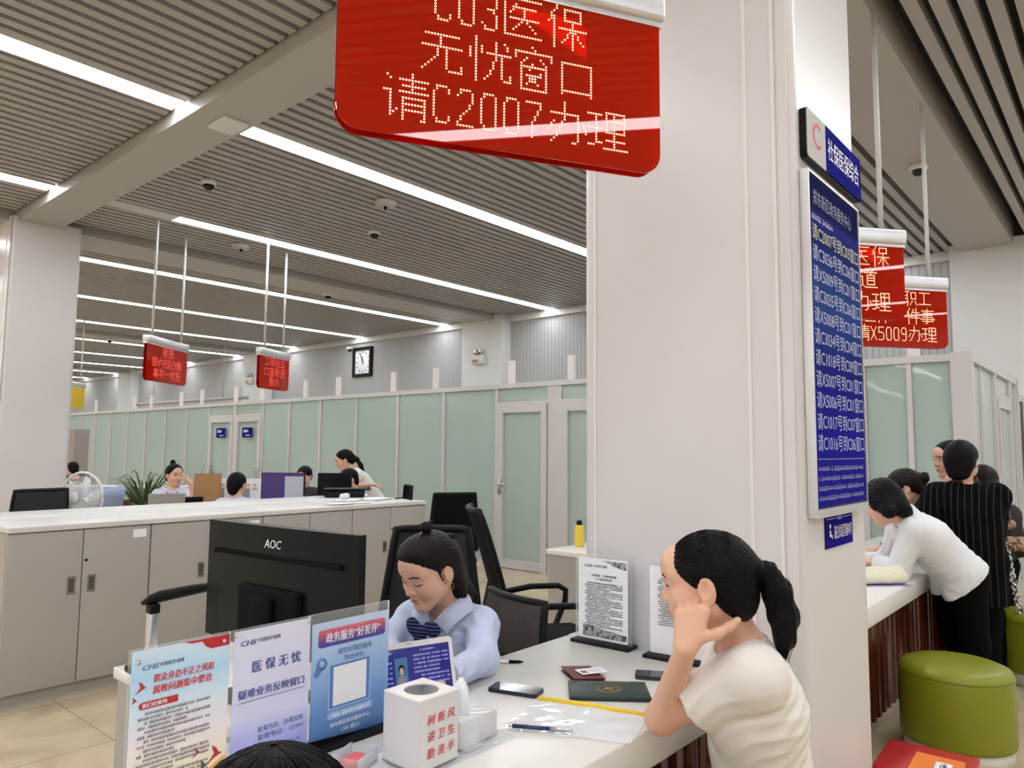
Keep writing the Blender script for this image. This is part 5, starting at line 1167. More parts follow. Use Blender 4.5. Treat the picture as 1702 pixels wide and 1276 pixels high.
def joints(nb, pel, body, sh=0.165, sit=True, kn=None, w=1.0, drop=0.035, an=None, **kw):
    f = body; a = nrm(np.cross(UP, f)); J = dict(nb=A3(nb), pel=A3(pel), a=a, fb=f, w=w); ax = nrm(J['nb']-J['pel'])
    J['sh_l'] = J['nb']+a*sh-ax*(drop+0.03); J['sh_r'] = J['nb']-a*sh-ax*(drop+0.03)
    for s, e in (('l',1),('r',-1)):
        hp = J['pel']+a*e*0.085
        if sit: J['kn_'+s] = hp+f*0.40+a*e*0.02; J['kn_'+s][2] = 0.47; J['an_'+s] = J['kn_'+s]+f*0.02; J['an_'+s][2] = 0.075
        else: J['kn_'+s] = hp*1.0+f*0.02; J['kn_'+s][2] = hp[2]*0.52; J['an_'+s] = A3((hp[0],hp[1],0.075))
    for k_, v_ in kw.items(): J[k_] = A3(v_)
    for s, e in (('l',1),('r',-1)):
        if 'el_'+s not in J: J['el_'+s] = J['sh_'+s]-UP*0.24+a*e*0.05-f*0.02
        if 'wr_'+s not in J: J['wr_'+s] = J['el_'+s]+f*0.20-UP*0.06
    return J
def person(label, base, H, R, J, h=0.006, skin=None, s=1.0, fine=True, hands=None, top=None, sleeve=2.0, top_g=0.014, neck_r=0.058, bottom=None, bottom_frac=1.0, bust=True, fold=0.0015, legs=True, hem=0.05, shoes=True, group=None, bottom_m=None, sleeve_w=0.0, neck_cut=True, skirt=0.0):
    root = thing('person', label, 'person', base, 0, group); skin = skin or M_skin
    v = Vol(h); head_ops(v, H, R, s, 1.0, fine)
    v.cone(A3(H)+R@A3((-0.028,0,-0.045)), lerp(J['nb'],J['pel'],0.06), 0.048, 0.054, 0.03)
    torso_ops(v, J, 0.0, bust)
    for sd in 'lr':
        arm_ops(v, J, sd, 0.0, 2.0, False); hd = (hands or {}).get(sd)
        if hd is None: d = nrm(J['wr_'+sd]-J['el_'+sd]); n_ = nrm(np.cross(d, J['a'])); n_ = -UP if abs(d[2]) < 0.6 else J['a']*(-1 if sd == 'l' else 1); sd_ = np.cross(d, n_); hd = dict(d=d, n=n_-d*(n_@d), side=sd_ if sd_@J['fb'] > 0 or abs(d[2]) < 0.6 else -sd_)
        hand_ops(v, J['wr_'+sd], **hd)
    if legs: leg_ops(v, J, 0.0)
    v.run(); v.obj('body', skin, root)
    if top:
        c = Vol(h); torso_ops(c, J, top_g, bust, 0.07)
        if skirt:
            for e in (-1,1): c.cone(J['pel']+J['a']*e*0.07, J['pel']+J['a']*e*0.08-UP*(skirt+0.15), 0.10+top_g*0.6, 0.11+top_g*0.6, 0.05)
        for sd in 'lr': arm_ops(c, J, sd, top_g*0.75+sleeve_w, sleeve)
        if fold: c.warp(folds(nrm(J['nb']-J['pel'])+J['fb']*0.75+J['a']*0.3, fold, seed=int(abs(base[0]*100))%97))
        if neck_cut: c.cone(J['nb']-nrm(J['nb']-J['pel'])*0.025, A3(H)+R@A3((-0.02,0,-0.06)), neck_r, neck_r+0.01, 0.008, True)
        ax = nrm(J['nb']-J['pel']); c.half(-ax, J['pel']-ax*hem, 0.004); c.obj('shirt', top, root)
    if legs:
        q = Vol(h); leg_ops(q, J, 0.014, bottom_frac); PEL, a, ax = J['pel'], J['a'], nrm(J['nb']-J['pel'])
        for e in (-1,1): q.cone(PEL+a*e*0.075+ax*0.06, PEL+a*e*0.08, 0.088*J['w']+0.006, 0.098, 0.05)
        q.obj('trousers', bottom_m or M_suit0, root)
        if shoes:
            for sd in 'lr':
                an = J['an_'+sd]; fd = nrm(A3((J['fb'][0],J['fb'][1],0))); q = Vol(max(h,0.006)); q.cone(A3((an[0],an[1],0.035))-fd*0.04, A3((an[0],an[1],0.032))+fd*0.13, 0.035, 0.031, 0.02).cone(A3((an[0],an[1],0.05)), A3((an[0],an[1],0.09)), 0.04, 0.04, 0.02); q.half((0,0,-1),(0,0,0.002),0.003); q.obj('shoe', M_black, root)
    return root, v
def ring_part(name, c, ax, r, t, m, parent):
    ax = nrm(ax); u = nrm(np.cross(ax,(0.31,0.2,0.9))); w = np.cross(ax,u); b0 = parent
    while b0.parent: b0 = b0.parent
    base = A3(b0.matrix_basis.translation)
    return MB().tube([A3(c)-base+r*(u*math.cos(2*PI*i/20)+w*math.sin(2*PI*i/20)) for i in range(21)], t, 8, caps=False).build(name, m, parent)

# ------------------------------------------------------------------ seated customer in the white tee
H = A3((1.733,0.842,1.146)); R = facing(-0.90,0.40,8,0); fb = facing(-1,0.05)[:,0]; S = 1.07
J = joints((1.812,0.785,1.005),(1.965,0.80,0.53), fb, 0.155, True, el_l=(1.700,0.957,0.803), wr_l=(1.612,0.840,1.012), el_r=(2.16,0.87,0.82), wr_r=(2.027,0.965,0.800), sh_l=(1.718,0.716,0.955), sh_r=(1.975,0.895,0.93))
J['kn_l'] = A3((1.72,1.05,0.50)); J['kn_r'] = A3((1.85,1.12,0.50)); J['an_l'] = A3((1.75,0.98,0.08)); J['an_r'] = A3((1.88,1.02,0.08))
hl = dict(d=nrm(UP*0.93+RV*0.22+FW*0.18), n=nrm(RV*0.35+FW*0.94), side=nrm(RV*0.94-FW*0.35), curl=(1.15,1.45,0.9), thumb=(0.95,0.30,0.25), s=1.05)
hr = dict(d=nrm((-0.85,0.52,0.0)), n=nrm((0,0,-1)), side=nrm((0.52,0.85,0.0)), curl=(0.35,0.5,0.4))
root, v = person('seated woman in a white tee resting her cheek on her fist', (1.97,0.73,0), H, R, J, 0.0034, M_skin, S, True, {'l':hl,'r':hr}, M_tee, 0.62, 0.016, 0.062, None, 1.0, True, 0.0034, True, 0.04, sleeve_w=0.012, bottom_m=mat('beige_trousers',(0.42,0.35,0.28),0.85))
face(v, H, R, S, root)
hv, P = hair_cap(0.0038, H, R, S, 0.020, 1.0)
hv.warp(ridges(H, R, 0.0011)); T0 = P(-0.118,0,0.028)
hv.cone(P(-0.075,0,0.035), T0, 0.05, 0.016, 0.035)
hair = hv.obj('hair', M_hair, root)
tv = Vol(0.0038); L = [T0, T0+RV*0.022-UP*0.010, T0+RV*0.046-UP*0.055, T0+RV*0.060-UP*0.115, T0+RV*0.062-UP*0.165, T0+RV*0.056-UP*0.205]; rr = [0.013,0.024,0.033,0.033,0.024,0.007]
for i in range(5): tv.cone(L[i], L[i+1], rr[i], rr[i+1], 0.02)
tv.warp(lambda X,Y,Z: 0.0016*np.sin((X*RV[0]+Y*RV[1])*330+2*np.sin(Z*18))+0.001*np.sin((X*FW[0]+Y*FW[1])*410+Z*25))
tv.obj('ponytail', M_hair, root); ring_part('hair_tie', T0+RV*0.006, RV, 0.0155, 0.006, mat('navy_tie',(0.01,0.01,0.03),0.7), root)
q = MB(); rnd = random.Random(2); base = A3((1.97,0.73,0)); cen = P(-0.016,0,0.033)
for k in range(170):
    th = rnd.uniform(0.35, PI-0.35); st = A3((0.045-0.02*rnd.random()+0.03*math.sin(max(0,th)), 0.080*math.cos(th), 0.03+0.080*math.sin(th)))
    en = A3((-0.115,0.008*math.cos(th),0.030+0.008*math.sin(th))); pts = []
    for i in range(8):
        p = lerp(st,en,i/7.0)-A3((-0.016,0,0.033)); m_ = math.sqrt((p[0]/0.1036)**2+(p[1]/0.0836)**2+(p[2]/0.0906)**2)
        if i < 7: p = p/m_*(1.0 if p[0] > -0.09 else 1.0)
        pts.append(A3(H)+R@((p+A3((-0.016,0,0.033)))*S)-base)
    if rnd.random() < 0.75: q.tube(pts[:-1], 0.0009, 4, caps=False)
q.build('hair_strands', M_hair, root)
q = MB()
for k in range(60):
    a = rnd.uniform(0,2*PI); r = rnd.uniform(0.3,1.0); off = RV*math.cos(a)+FW*math.sin(a)
    q.tube([L[i]+off*rr[i]*r*1.05-base for i in range(1,5)]+[L[5]+off*0.012*r-UP*rnd.uniform(0.0,0.02)-base], 0.0010, 4, caps=False)
q.build('ponytail_strands', M_hair, root)

# ------------------------------------------------------------------ seated clerk in the blue shirt
H = A3((1.748,1.872,1.064)); R = facing(-0.66,-0.75,24,-4); fb = facing(-0.42,-0.9)[:,0]; S = 1.03
J = joints((1.852,1.878,0.928),(1.93,2.02,0.52), fb, 0.135, True, el_l=(1.755,1.625,0.812), wr_l=(1.560,1.590,0.806), el_r=(1.668,2.005,0.80), wr_r=(1.545,1.80,0.806))
dl = nrm(J['wr_l']-J['el_l'])
root, v = person('seated clerk in a light blue shirt with a navy bow tie, looking down', (1.93,2.09,0), H, R, J, 0.0036, M_skin2, S, True, {'l':dict(d=dl,n=-UP,side=nrm(np.cross(-UP,dl)),curl=(0.3,0.4,0.3)),'r':dict(d=nrm((-0.5,-0.85,0)),n=-UP,side=nrm((0.85,-0.5,0)),curl=(0.3,0.4,0.3))}, M_shirt, 1.93, 0.012, 0.064, None, 1.0, True, 0.0040, sleeve_w=0.004)
face(v, H, R, S, root, 'down')
hv, P = hair_cap(0.004, H, R, S, 0.004, 1.0)
hv.ell(P(0.028,0,0.085),A3((0.060,0.064,0.040))*S,R,0.03); hv.cone(P(-0.055,0.03,0.02),P(-0.085,0.02,-0.12),0.055,0.042,0.03); hv.cone(P(-0.05,-0.03,0.02),P(-0.08,-0.02,-0.12),0.05,0.042,0.03)
hv.cone(P(-0.07,0.035,-0.10),P(-0.125,0.06,-0.165),0.036,0.008,0.03); hv.cone(P(-0.06,0.06,-0.05),P(-0.05,0.085,-0.15),0.02,0.006,0.02); hv.cone(P(-0.08,0.0,-0.1),P(-0.14,0.01,-0.16),0.035,0.008,0.03)
hv.cone(P(0.018,0.066,0.02),P(0.010,0.075,-0.035),0.005,0.0018,0.008)
hv.warp(ridges(H, R, 0.0012, 40)); hv.obj('hair', M_hairb, root)
bv = Vol(0.004); B0 = P(-0.035,0,0.125); bv.cone(P(-0.03,0,0.105),B0,0.014,0.012,0.01).ball(B0+R@A3((0.0,0.0,0.016)),0.019,0.01).cone(B0+R@A3((0,0,0.012)),B0+R@A3((-0.03,0.012,0.03)),0.014,0.003,0.01).cone(B0+R@A3((0,0,0.012)),B0+R@A3((0.02,-0.025,0.028)),0.013,0.003,0.01); bv.obj('hair_bun', M_hairb, root)
ring_part('hair_tie', P(-0.033,0,0.112), R[:,2], 0.0135, 0.005, mat('brown_tie',(0.08,0.04,0.03),0.6), root)
bv = Vol(0.004); B1 = P(-0.095,0.03,0.075); bv.cone(P(-0.075,0.02,0.07),B1,0.012,0.01,0.01).cone(B1,B1+RV*0.022+UP*0.004,0.010,0.003,0.01).cone(B1,B1+RV*0.016-UP*0.008,0.010,0.003,0.01); bv.obj('hair_tuft', M_hairb, root)
ring_part('earring', P(-0.006,0.084,-0.050), R[:,1], 0.011, 0.0012, M_gold, root)
base = A3((1.93,2.09,0)); NB = J['nb']; ax = nrm(NB-J['pel']); aa = J['a']
FR = NB+fb*0.100-ax*0.025                                         # base of the throat
q = MB()
for e in (1,-1):
    p0, p1, p2, p3 = NB+aa*e*0.062+ax*0.050-fb*0.01, FR-ax*0.030+aa*e*0.004+fb*0.012, FR-ax*0.050+aa*e*0.070+fb*0.020, NB+aa*e*0.112-ax*0.0+fb*0.03
    n = 7; vs_ = []
    for i in range(n+1):
        for j in range(n+1):
            u, w_ = i/n, j/n; p = lerp(lerp(p0,p1,u),lerp(p3,p2,u),w_); p = p+(fb*0.030+ax*0.010)*math.sin(PI*u)*(1-0.4*w_)+ax*0.014*math.sin(PI*w_); vs_.append(p-base)
    m_ = len(vs_); vs_ += [p-fb*0.004-ax*0.003 for p in vs_]; f_ = [(i*(n+1)+j,i*(n+1)+j+1,(i+1)*(n+1)+j+1,(i+1)*(n+1)+j) for i in range(n) for j in range(n)]
    q.add(vs_, f_+[tuple(k+m_ for k in f[::-1]) for f in f_], 0, True)
q.build('collar', M_shirt, root)
M_bow = stripe_material('striped_navy_silk', 2, 0.011, (0.012,0.014,0.07), (0.35,0.36,0.5), 0.5)
bw = Vol(0.0032); BC = FR+fb*0.062-ax*0.040; bw.ball(BC,0.014,0.01)
for e in (1,-1): bw.ell(BC+aa*e*0.034+ax*0.012,(0.034,0.012,0.026),np.stack([nrm(aa*e+ax*0.35),fb,nrm(ax-aa*e*0.35)],1),0.012); bw.cone(BC,BC+aa*e*0.026-ax*0.085+fb*0.012,0.010,0.017,0.012,False,True)
bw.warp(folds(aa,0.0016,180,40,3)); bw.obj('bow_tie', M_bow, root)

# ------------------------------------------------------------------ group at the counter on the right
H = A3((4.615,1.150,1.187)); R = facing(-0.12,1.0,26); fb = nrm(A3((-0.5,0.66,-0.45))); 
J = joints((4.690,1.055,1.095),(4.860,0.820,0.790), nrm(A3((-0.45,0.65,0))), 0.16, False, el_l=(4.585,1.075,0.815), wr_l=(4.715,1.215,0.825), el_r=(4.90,1.20,0.815), wr_r=(4.80,1.36,0.81), sh_l=(4.575,0.985,1.050), sh_r=(4.83,1.115,1.03))
J['an_l'] = A3((4.86,0.74,0.075)); J['an_r'] = A3((5.00,0.84,0.075)); J['kn_l'] = A3((4.84,0.76,0.42)); J['kn_r'] = A3((4.98,0.87,0.42))
root, v = person('woman in a white hoodie bending over the counter on her elbows', (4.93,0.80,0), H, R, J, 0.006, M_skin, 1.03, True, None, M_hood, 1.92, 0.020, 0.058, None, 1.0, True, 0.004, True, 0.02, sleeve_w=0.010, skirt=0.01)
hv, P = hair_cap(0.006, H, R, 1.06, 0.040, 1.05); hv.cone(P(-0.05,0.03,0.0),P(-0.09,0.045,-0.085),0.065,0.042,0.03); hv.cone(P(-0.05,-0.03,0.0),P(-0.09,-0.045,-0.085),0.065,0.042,0.03); hv.cone(P(-0.02,0.06,0.03),P(-0.035,0.075,-0.04),0.03,0.02,0.03); hv.warp(ridges(H,R,0.003,26)); hv.obj('hair', M_hair, root)
hd = Vol(0.007); NB = J['nb']; hd.cone(NB+J['a']*0.07+UP*0.02,NB-J['a']*0.07+UP*0.02,0.035,0.035,0.03).cone(NB+(J['pel']-NB)*0.08+UP*0.062,NB+(J['pel']-NB)*0.34+UP*0.088,0.048,0.030,0.04); hd.warp(folds((1,0,0),0.003,60,20,2)); hd.obj('hood', M_hood, root)


H = A3((5.345,0.865,1.418)); R = facing(0.72,0.70,2); fb = facing(0.1,1.0)[:,0]
J = joints((5.345,0.850,1.275),(5.40,0.84,0.80), fb, 0.175, False, el_l=(5.12,1.12,0.98), wr_l=(5.22,1.22,0.86), el_r=(5.57,0.74,0.98), wr_r=(5.60,0.90,0.84), w=1.05)
root, v = person('woman in a black pinstripe coat and mask, standing with her back turned', (5.40,0.84,0), H, R, J, 0.0065, M_skin2, 1.04, False, None, M_pin, 1.95, 0.026, 0.056, None, 1.0, False, 0.002, True, 0.26, sleeve_w=0.012, skirt=0.26)
hv, P = hair_cap(0.006, H, R, 1.06, 0.010, 1.07); hv.cone(P(-0.060,0.022,0.0),P(-0.070,0.02,-0.070),0.058,0.040,0.03); hv.cone(P(-0.060,-0.022,0.0),P(-0.070,-0.02,-0.070),0.058,0.040,0.03); hv.warp(ridges(H,R,0.002,30)); hv.obj('hair', M_hair, root)
mk = Vol(0.005); mk.ell(P(0.060,0,-0.045),(0.060,0.070,0.060),R,0.01); mk.half(R@A3((0,0,1)),P(0,0,-0.008),0.01); mk.obj('face_mask', M_mask, root)
b0 = A3((5.40,0.84,0)); MB().tube([P(0.04,-0.060,-0.02)-b0,P(0.0,-0.080,0.012)-b0,P(-0.028,-0.083,-0.004)-b0,P(0.0,-0.082,-0.04)-b0,P(0.04,-0.062,-0.07)-b0],0.0018,6).build('mask_strap', M_mask, root)
cl = Vol(0.006); cl.cone(J['nb']+J['a']*0.03+UP*0.015,J['nb']-J['a']*0.03+UP*0.015,0.05,0.05,0.02); cl.cone(J['nb']-UP*0.05,J['nb']+UP*0.12,0.052,0.052,0.004,True); cl.obj('collar', mat('maroon_collar',(0.06,0.02,0.018),0.8), root)
t = thing('handbag', 'leopard print shoulder bag hanging behind the pinstripe coat', 'bag', (5.89,0.72,0.80), math.radians(-49))
bg = Vol(0.006); c0 = A3((5.89,0.72,0.80)); bg.cone(c0+A3((-0.07,0.08,0.07)),c0+A3((0.07,-0.08,0.07)),0.045,0.05,0.05); bg.cone(c0+A3((-0.05,0.06,0.16)),c0+A3((0.03,-0.03,0.20)),0.03,0.03,0.06)
tb = Vol(0.006); tb.ops = bg.ops; tb.run(); V_, Q_ = tb.net(1); Mi = Matrix.Rotation(math.radians(49),4,'Z')
MB().add([Mi@Vector(p-c0) for p in V_], [tuple(x) for x in Q_], 0, True).build('body', M_leopard, t)
MB().tube([Mi@Vector(p) for p in ((-0.06,0.07,0.18),(-0.12,0.12,0.36),(-0.14,0.10,0.44),(-0.02,-0.02,0.34),(0.03,-0.03,0.2))],0.007,8).build('strap', M_leopard, t)
t = thing('chain_tassel', 'black and white braided strap hanging beside the pinstripe coat', 'strap', (5.74,0.70,0.30)); q = MB()
for sgn in (1,-1): q.tube([(0.05*k/40.0+0.012*math.sin(k*0.9)*sgn, -0.05*k/40.0-0.012*math.sin(k*0.9)*sgn, 0.55-0.42*k/40.0) for k in range(41)],0.009,6)
q.build('braid', mat('braid_bw',(0.38,0.38,0.36),0.8,vary=0.95,scale=70), t)

H = A3((5.70,0.995,1.425)); R = facing(-1.0,-0.10,6); fb = facing(-0.9,0.2)[:,0]
J = joints((5.76,0.965,1.285),(5.79,0.955,0.80), fb, 0.155, False, el_l=(5.66,0.915,1.03), wr_l=(5.63,1.01,1.22))
J['an_l'] = A3((5.74,0.90,0.075)); J['an_r'] = A3((5.84,1.0,0.075))
root, v = person('woman with a hand at her chin, half hidden behind the pinstripe coat', (5.79,0.955,0), H, R, J, 0.006, M_skin2, 1.0, True, {'l':dict(d=nrm(UP+RV*0.15),n=nrm(RV+FW*0.3),side=nrm(-FW+RV*0.2),curl=(0.7,0.9,0.7))}, mat('dark_top',(0.03,0.028,0.03),0.85), 1.9, 0.016, 0.056, None, 1.0, True, 0.002)
face(v,H,R,1.0,root); hv, P = hair_cap(0.006,H,R,1.04,0.008,1.04); hv.warp(ridges(H,R,0.0015,30)); hv.obj('hair', M_hair, root)

H = A3((5.42,1.215,1.232)); R = facing(-0.75,0.35,26); fb = facing(-0.8,0.5)[:,0]
J = joints((5.50,1.19,1.105),(5.72,0.86,0.76), fb, 0.155, False, el_l=(5.42,1.10,0.84), wr_l=(5.30,1.26,0.82), el_r=(5.62,1.28,0.84), wr_r=(5.46,1.38,0.82))
J['an_l'] = A3((5.80,0.76,0.075)); J['an_r'] = A3((5.90,0.84,0.075)); J['kn_l'] = A3((5.75,0.80,0.42)); J['kn_r'] = A3((5.86,0.88,0.42))
root, v = person('woman with a low bun, glasses and a grey patterned top, leaning on the counter', (5.72,0.86,0), H, R, J, 0.006, M_skin2, 1.0, True, None, M_pattern, 1.9, 0.018, 0.058, None, 1.0, True, 0.002)
face(v,H,R,1.0,root,'down'); hv, P = hair_cap(0.006,H,R,1.04,0.004,1.03); hv.ball(P(-0.128,0,0.012),0.036,0.03).ball(P(-0.15,0,0.03),0.016,0.02); hv.warp(ridges(H,R,0.0015,32)); hv.obj('hair', M_hairb, root)
b0 = A3((5.72,0.86,0)); q = MB()
for e in (1,-1): q.tube([P(0.100-0.006*abs(math.cos(2*PI*i/16)),e*(0.031+0.022*math.cos(2*PI*i/16)),0.0+0.015*math.sin(2*PI*i/16))-b0 for i in range(17)],0.0014,5,caps=False); q.tube([P(0.094,e*0.053,0.005)-b0,P(0.0,e*0.082,0.01)-b0],0.0014,5)
q.tube([P(0.101,0.009,0.004)-b0,P(0.101,-0.009,0.004)-b0],0.0014,5); q.build('glasses', M_black, root)

H = A3((6.09,0.87,1.255)); R = facing(0.1,1.0,6); fb = facing(0.2,1)[:,0]
J = joints((6.09,0.855,1.115),(6.15,0.86,0.70), fb, 0.15, False)
root, v = person('dark haired woman mostly hidden beyond the pinstripe coat, at its right', (6.15,0.86,0), H, R, J, 0.008, M_skin, 1.0, False, None, mat('dark_top',(0.03,0.028,0.03),0.85), 1.9, 0.016)
hv, P = hair_cap(0.007,H,R,1.06,0.004,1.06); hv.ball(P(-0.11,0,-0.04),0.05,0.04); hv.obj('hair', M_hairb, root)
t = thing('cloth_bag', 'cream cloth pouch lying on the counter beside the pillar', 'bag', (4.385,1.145,CT+0.004)); c0 = A3((4.385,1.145,CT+0.004))
bg = Vol(0.005); bg.cone(c0+A3((-0.13,0.12,0.04)),c0+A3((0.10,-0.09,0.045)),0.04,0.045,0.03); bg.cone(c0+A3((0.05,-0.06,0.03)),c0+A3((0.14,-0.08,0.03)),0.03,0.022,0.03); bg.cone(c0+A3((-0.10,0.02,0.03)),c0+A3((0.07,-0.12,0.03)),0.03,0.03,0.03); bg.warp(folds((0.6,-0.8,0.2),0.004,50,18,4)); bg.half((0,0,-1),c0+A3((0,0,0.001)),0.003)
bg.run(); V_, Q_ = bg.net(1); MB().add([p-c0 for p in V_], [tuple(x) for x in Q_], 0, True).build('body', mat('cream_cloth',(0.78,0.74,0.58),0.85,bump=0.05), t)
t = MB().box((0,0,0.001),(0.30,0.21,0.002)).build('lilac_folder', mat('folder_lilac',(0.30,0.24,0.55),0.5), None, (4.40,1.15,CT+0.0005), (0,0,-0.75)); tag(t, 'lilac folder under the cream cloth pouch', 'folder')

# ------------------------------------------------------------------ far staff
def far_hair(root, H, R, tail=None, bun=False, long_=False, hl=0.006, m=None, vol_=1.05):
    hv, P = hair_cap(0.007, H, R, 1.04, hl, vol_)
    if bun: hv.ball(P(-0.06,0,0.135),0.030,0.02)
    if long_: hv.cone(P(-0.05,0,0.0),P(-0.06,0,-0.07),0.07,0.05,0.03)
    if tail:
        p = P(-0.115,0,0.0)
        for q_ in tail: n_ = p+A3(q_); hv.cone(p,n_,0.026,0.022,0.03); p = n_
    hv.obj('hair', m or M_hair, root); return P
H = A3((3.799,8.251,1.145)); R = facing(0.75,-0.62,4); fb = facing(0.35,-0.9)[:,0]
J = joints((3.795,8.26,1.000),(3.79,8.34,0.54), fb, 0.145, True, el_l=(3.90,7.98,0.87), wr_l=(3.875,8.00,1.04), el_r=(3.60,8.10,0.80), wr_r=(3.66,7.92,0.80))
root, v = person('far woman with a top bun in a pale blue shirt, hand raised', (3.79,8.34,0), H, R, J, 0.0065, M_skin, 1.0, True, {'l':dict(d=nrm(UP-RV*0.45),n=nrm(-RV-UP*0.3),side=nrm(-FW+UP*0.2),curl=(0.4,0.6,0.5))}, mat('pale_blue_shirt',(0.60,0.64,0.82),0.8), 1.35, 0.011, 0.058, legs=False)
face(v,H,R,1.0,root); far_hair(root,H,R,None,True)
b0 = A3((3.79,8.34,0)); NB = J['nb']; MB().tube([NB+J['a']*0.055+UP*0.02-b0,NB+fb*0.10+J['a']*0.045-UP*0.08-b0,NB+fb*0.13-UP*0.22-b0,NB+fb*0.10-J['a']*0.045-UP*0.08-b0,NB-J['a']*0.055+UP*0.02-b0],0.008,6).build('lanyard', M_navy, root)
H = A3((3.965,7.18,1.075)); R = facing(0.15,1,12); fb = facing(0.1,1)[:,0]
J = joints((3.955,7.14,0.935),(3.93,7.05,0.50), fb, 0.18, True); J['el_l'] = J['sh_l']+fb*0.12-UP*0.18; J['el_r'] = J['sh_r']+fb*0.12-UP*0.18
root, v = person('far clerk in a light blue shirt seen from behind, short black hair', (3.93,7.05,0), H, R, J, 0.008, M_skin, 1.0, False, None, mat('pale_blue_shirt',(0.60,0.64,0.82),0.8), 1.3, 0.018, 0.056, legs=False, bust=False); far_hair(root,H,R,None,False,True,0.0)
H = A3((5.456,7.379,1.315)); R = facing(-0.92,-0.25,20); fb = facing(-0.85,-0.35)[:,0]
J = joints((5.54,7.33,1.19),(5.82,7.20,0.80), fb, 0.16, False, el_l=(5.43,7.18,1.02), wr_l=(5.55,7.02,1.03), el_r=(5.36,7.40,1.0), wr_r=(5.50,7.16,1.02))
root, v = person('far woman with a ponytail in a white short sleeved shirt, arms folded', (5.82,7.20,0), H, R, J, 0.0065, M_skin, 1.0, True, None, mat('white_shirt',(0.80,0.78,0.76),0.8), 0.95, 0.02, 0.058, sleeve_w=0.012)
face(v,H,R,1.0,root,'down'); far_hair(root,H,R,((0.03,-0.03,-0.03),(0.03,-0.035,-0.07),(0.02,-0.02,-0.07)))
H = A3((4.88,6.52,1.122)); R = facing(-0.72,-0.6,14); fb = facing(-0.7,-0.5)[:,0]
J = joints((4.95,6.49,0.985),(5.08,6.44,0.54), fb, 0.175, True); J['el_l'] = J['sh_l']+fb*0.1-UP*0.2; J['el_r'] = J['sh_r']+fb*0.1-UP*0.2
root, v = person('far masked man with glasses in a pale blue shirt, seated', (5.08,6.44,0), H, R, J, 0.0075, M_skin, 1.0, True, None, mat('pale_blue_shirt',(0.60,0.64,0.82),0.8), 1.5, 0.018, 0.056, legs=False, bust=False)
face(v,H,R,1.0,root,'down',False); P = far_hair(root,H,R,None,False,False,0.010,None,0.99)
mk = Vol(0.0055); mk.ell(P(0.055,0,-0.055),(0.055,0.060,0.048),R,0.01); mk.half(R@A3((0,0,1)),P(0,0,-0.018),0.01); mk.obj('face_mask', M_mask, root)
b0 = A3((5.08,6.44,0)); q = MB()
for e in (1,-1): q.tube([P(0.100-0.006*abs(math.cos(2*PI*i/14)),e*(0.031+0.024*math.cos(2*PI*i/14)),0.004+0.017*math.sin(2*PI*i/14))-b0 for i in range(15)],0.002,5,caps=False); q.tube([P(0.094,e*0.055,0.008)-b0,P(0.0,e*0.084,0.012)-b0],0.002,5)
q.build('glasses', mat('glasses_red',(0.12,0.02,0.02),0.4), root)
H = A3((5.27,7.93,1.105)); R = facing(-0.2,-0.9,20); fb = facing(-0.2,-1)[:,0]
J = joints((5.28,7.96,0.97),(5.30,8.10,0.52), fb, 0.165, True)
root, v = person('person behind the far black monitor, only the top of the dark hair showing', (5.30,8.10,0), H, R, J, 0.009, M_skin, 1.0, False, None, mat('dark_top',(0.03,0.028,0.03),0.85), 1.9, 0.016, legs=False); far_hair(root,H,R)
H = A3((4.446,13.30,1.075)); R = facing(-0.75,0.45,8); fb = facing(-0.5,0.8)[:,0]
J = joints((4.50,13.26,0.93),(4.62,13.35,0.52), fb, 0.19, True)
root, v = person('man in a grey jacket at the far left, mostly hidden by the pillar', (4.62,13.35,0), H, R, J, 0.009, M_skin, 1.02, False, None, mat('grey_jacket',(0.13,0.125,0.12),0.85), 1.9, 0.022, 0.06, bust=False, legs=False); far_hair(root,H,R,None,False,False,0.012,None,1.0)
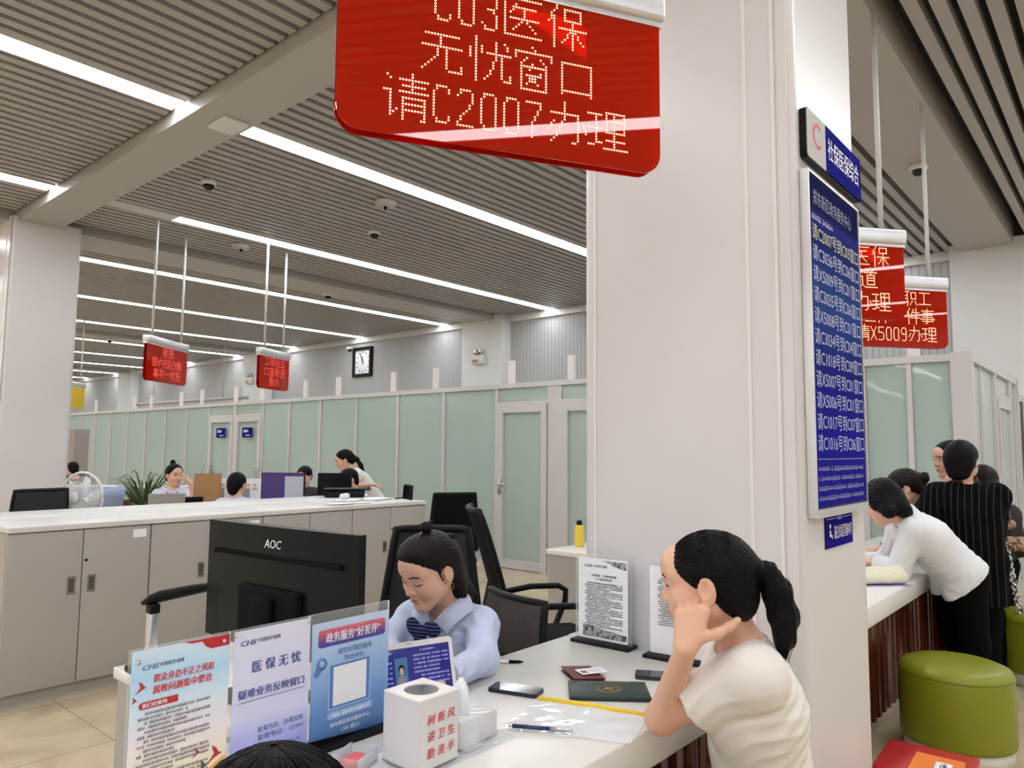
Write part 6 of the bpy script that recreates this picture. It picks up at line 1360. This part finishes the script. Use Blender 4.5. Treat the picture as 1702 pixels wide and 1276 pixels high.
# ------------------------------------------------------------------ person nearest the camera, top of the head only
H = A3((0.402,0.640,1.068)); R = facing(0.0,1.0,6); fb = nrm(A3((0.2,1.0,0)))
J = joints((0.385,0.60,0.93),(0.33,0.44,0.52), fb, 0.18, True)
J['kn_l'] = A3((0.30,0.84,0.50)); J['kn_r'] = A3((0.48,0.82,0.50)); J['an_l'] = A3((0.30,0.86,0.08)); J['an_r'] = A3((0.5,0.84,0.08))
root, v = person('person nearest the camera, only the crown of black hair showing', (0.33,0.42,0), H, R, J, 0.007, M_skin, 1.0, False, None, mat('dark_top',(0.03,0.028,0.03),0.85), 1.9, 0.018)
hv, P = hair_cap(0.006,H,R,1.02,0.012,1.0); hv.cone(P(-0.05,0,0.0),P(-0.06,0,-0.06),0.068,0.05,0.03); hv.warp(ridges(H,R,0.0016,40)); hv.obj('hair', M_hair, root)
q = MB(); b0 = A3((0.33,0.42,0)); rnd = random.Random(11); cc = A3((-0.016,0,0.033))
for k in range(260):
    a = rnd.uniform(0,2*PI); e0 = rnd.uniform(0.15,1.25); st = 0.35; pts = []
    for i in range(6):
        ph = e0*0.2+(1.0)*i/5*0.9; p = A3((0.106*math.sin(ph)*math.cos(a),0.086*math.sin(ph)*math.sin(a),0.093*math.cos(ph)))*(1.0+0.03*rnd.random()*i/5)+cc; pts.append(A3(H)+R@(p*1.02)-b0)
    q.tube(pts, 0.0008, 4, caps=False)
q.build('hair_strands', M_hair, root)

# ------------------------------------------------------------------ phrases shared by repeats
GROUPS = {'window_sign':'hanging window signs', 'linear_ceiling_light':'strip lights in the ceiling', 'storage_cabinet':'grey storage cabinets', 'office_chair':'black office chairs', 'round_stool':'green round stools',
 'dome_camera':'ceiling dome cameras', 'ceiling_sensor':'ceiling vent fittings', 'door_plaque':'blue door plaques', 'emergency_light':'twin spot emergency lights', 'poster_stand':'posters standing on the counter',
 'notice_holder':'acrylic notice holders by the pillar', 'smartphone':'phones on the counter', 'ballpoint_pen':'pens on the counter', 'paper_sheets':'paper sheets on the cabinet tops', 'return_desk':'white return desks', 'computer_monitor':'computer monitors', 'service_counter':'white service counters'}
for o in bpy.data.objects:
    k = o.name.split('.')[0]
    if o.parent is None and k in GROUPS and not o.get('group'): o['group'] = GROUPS[k]
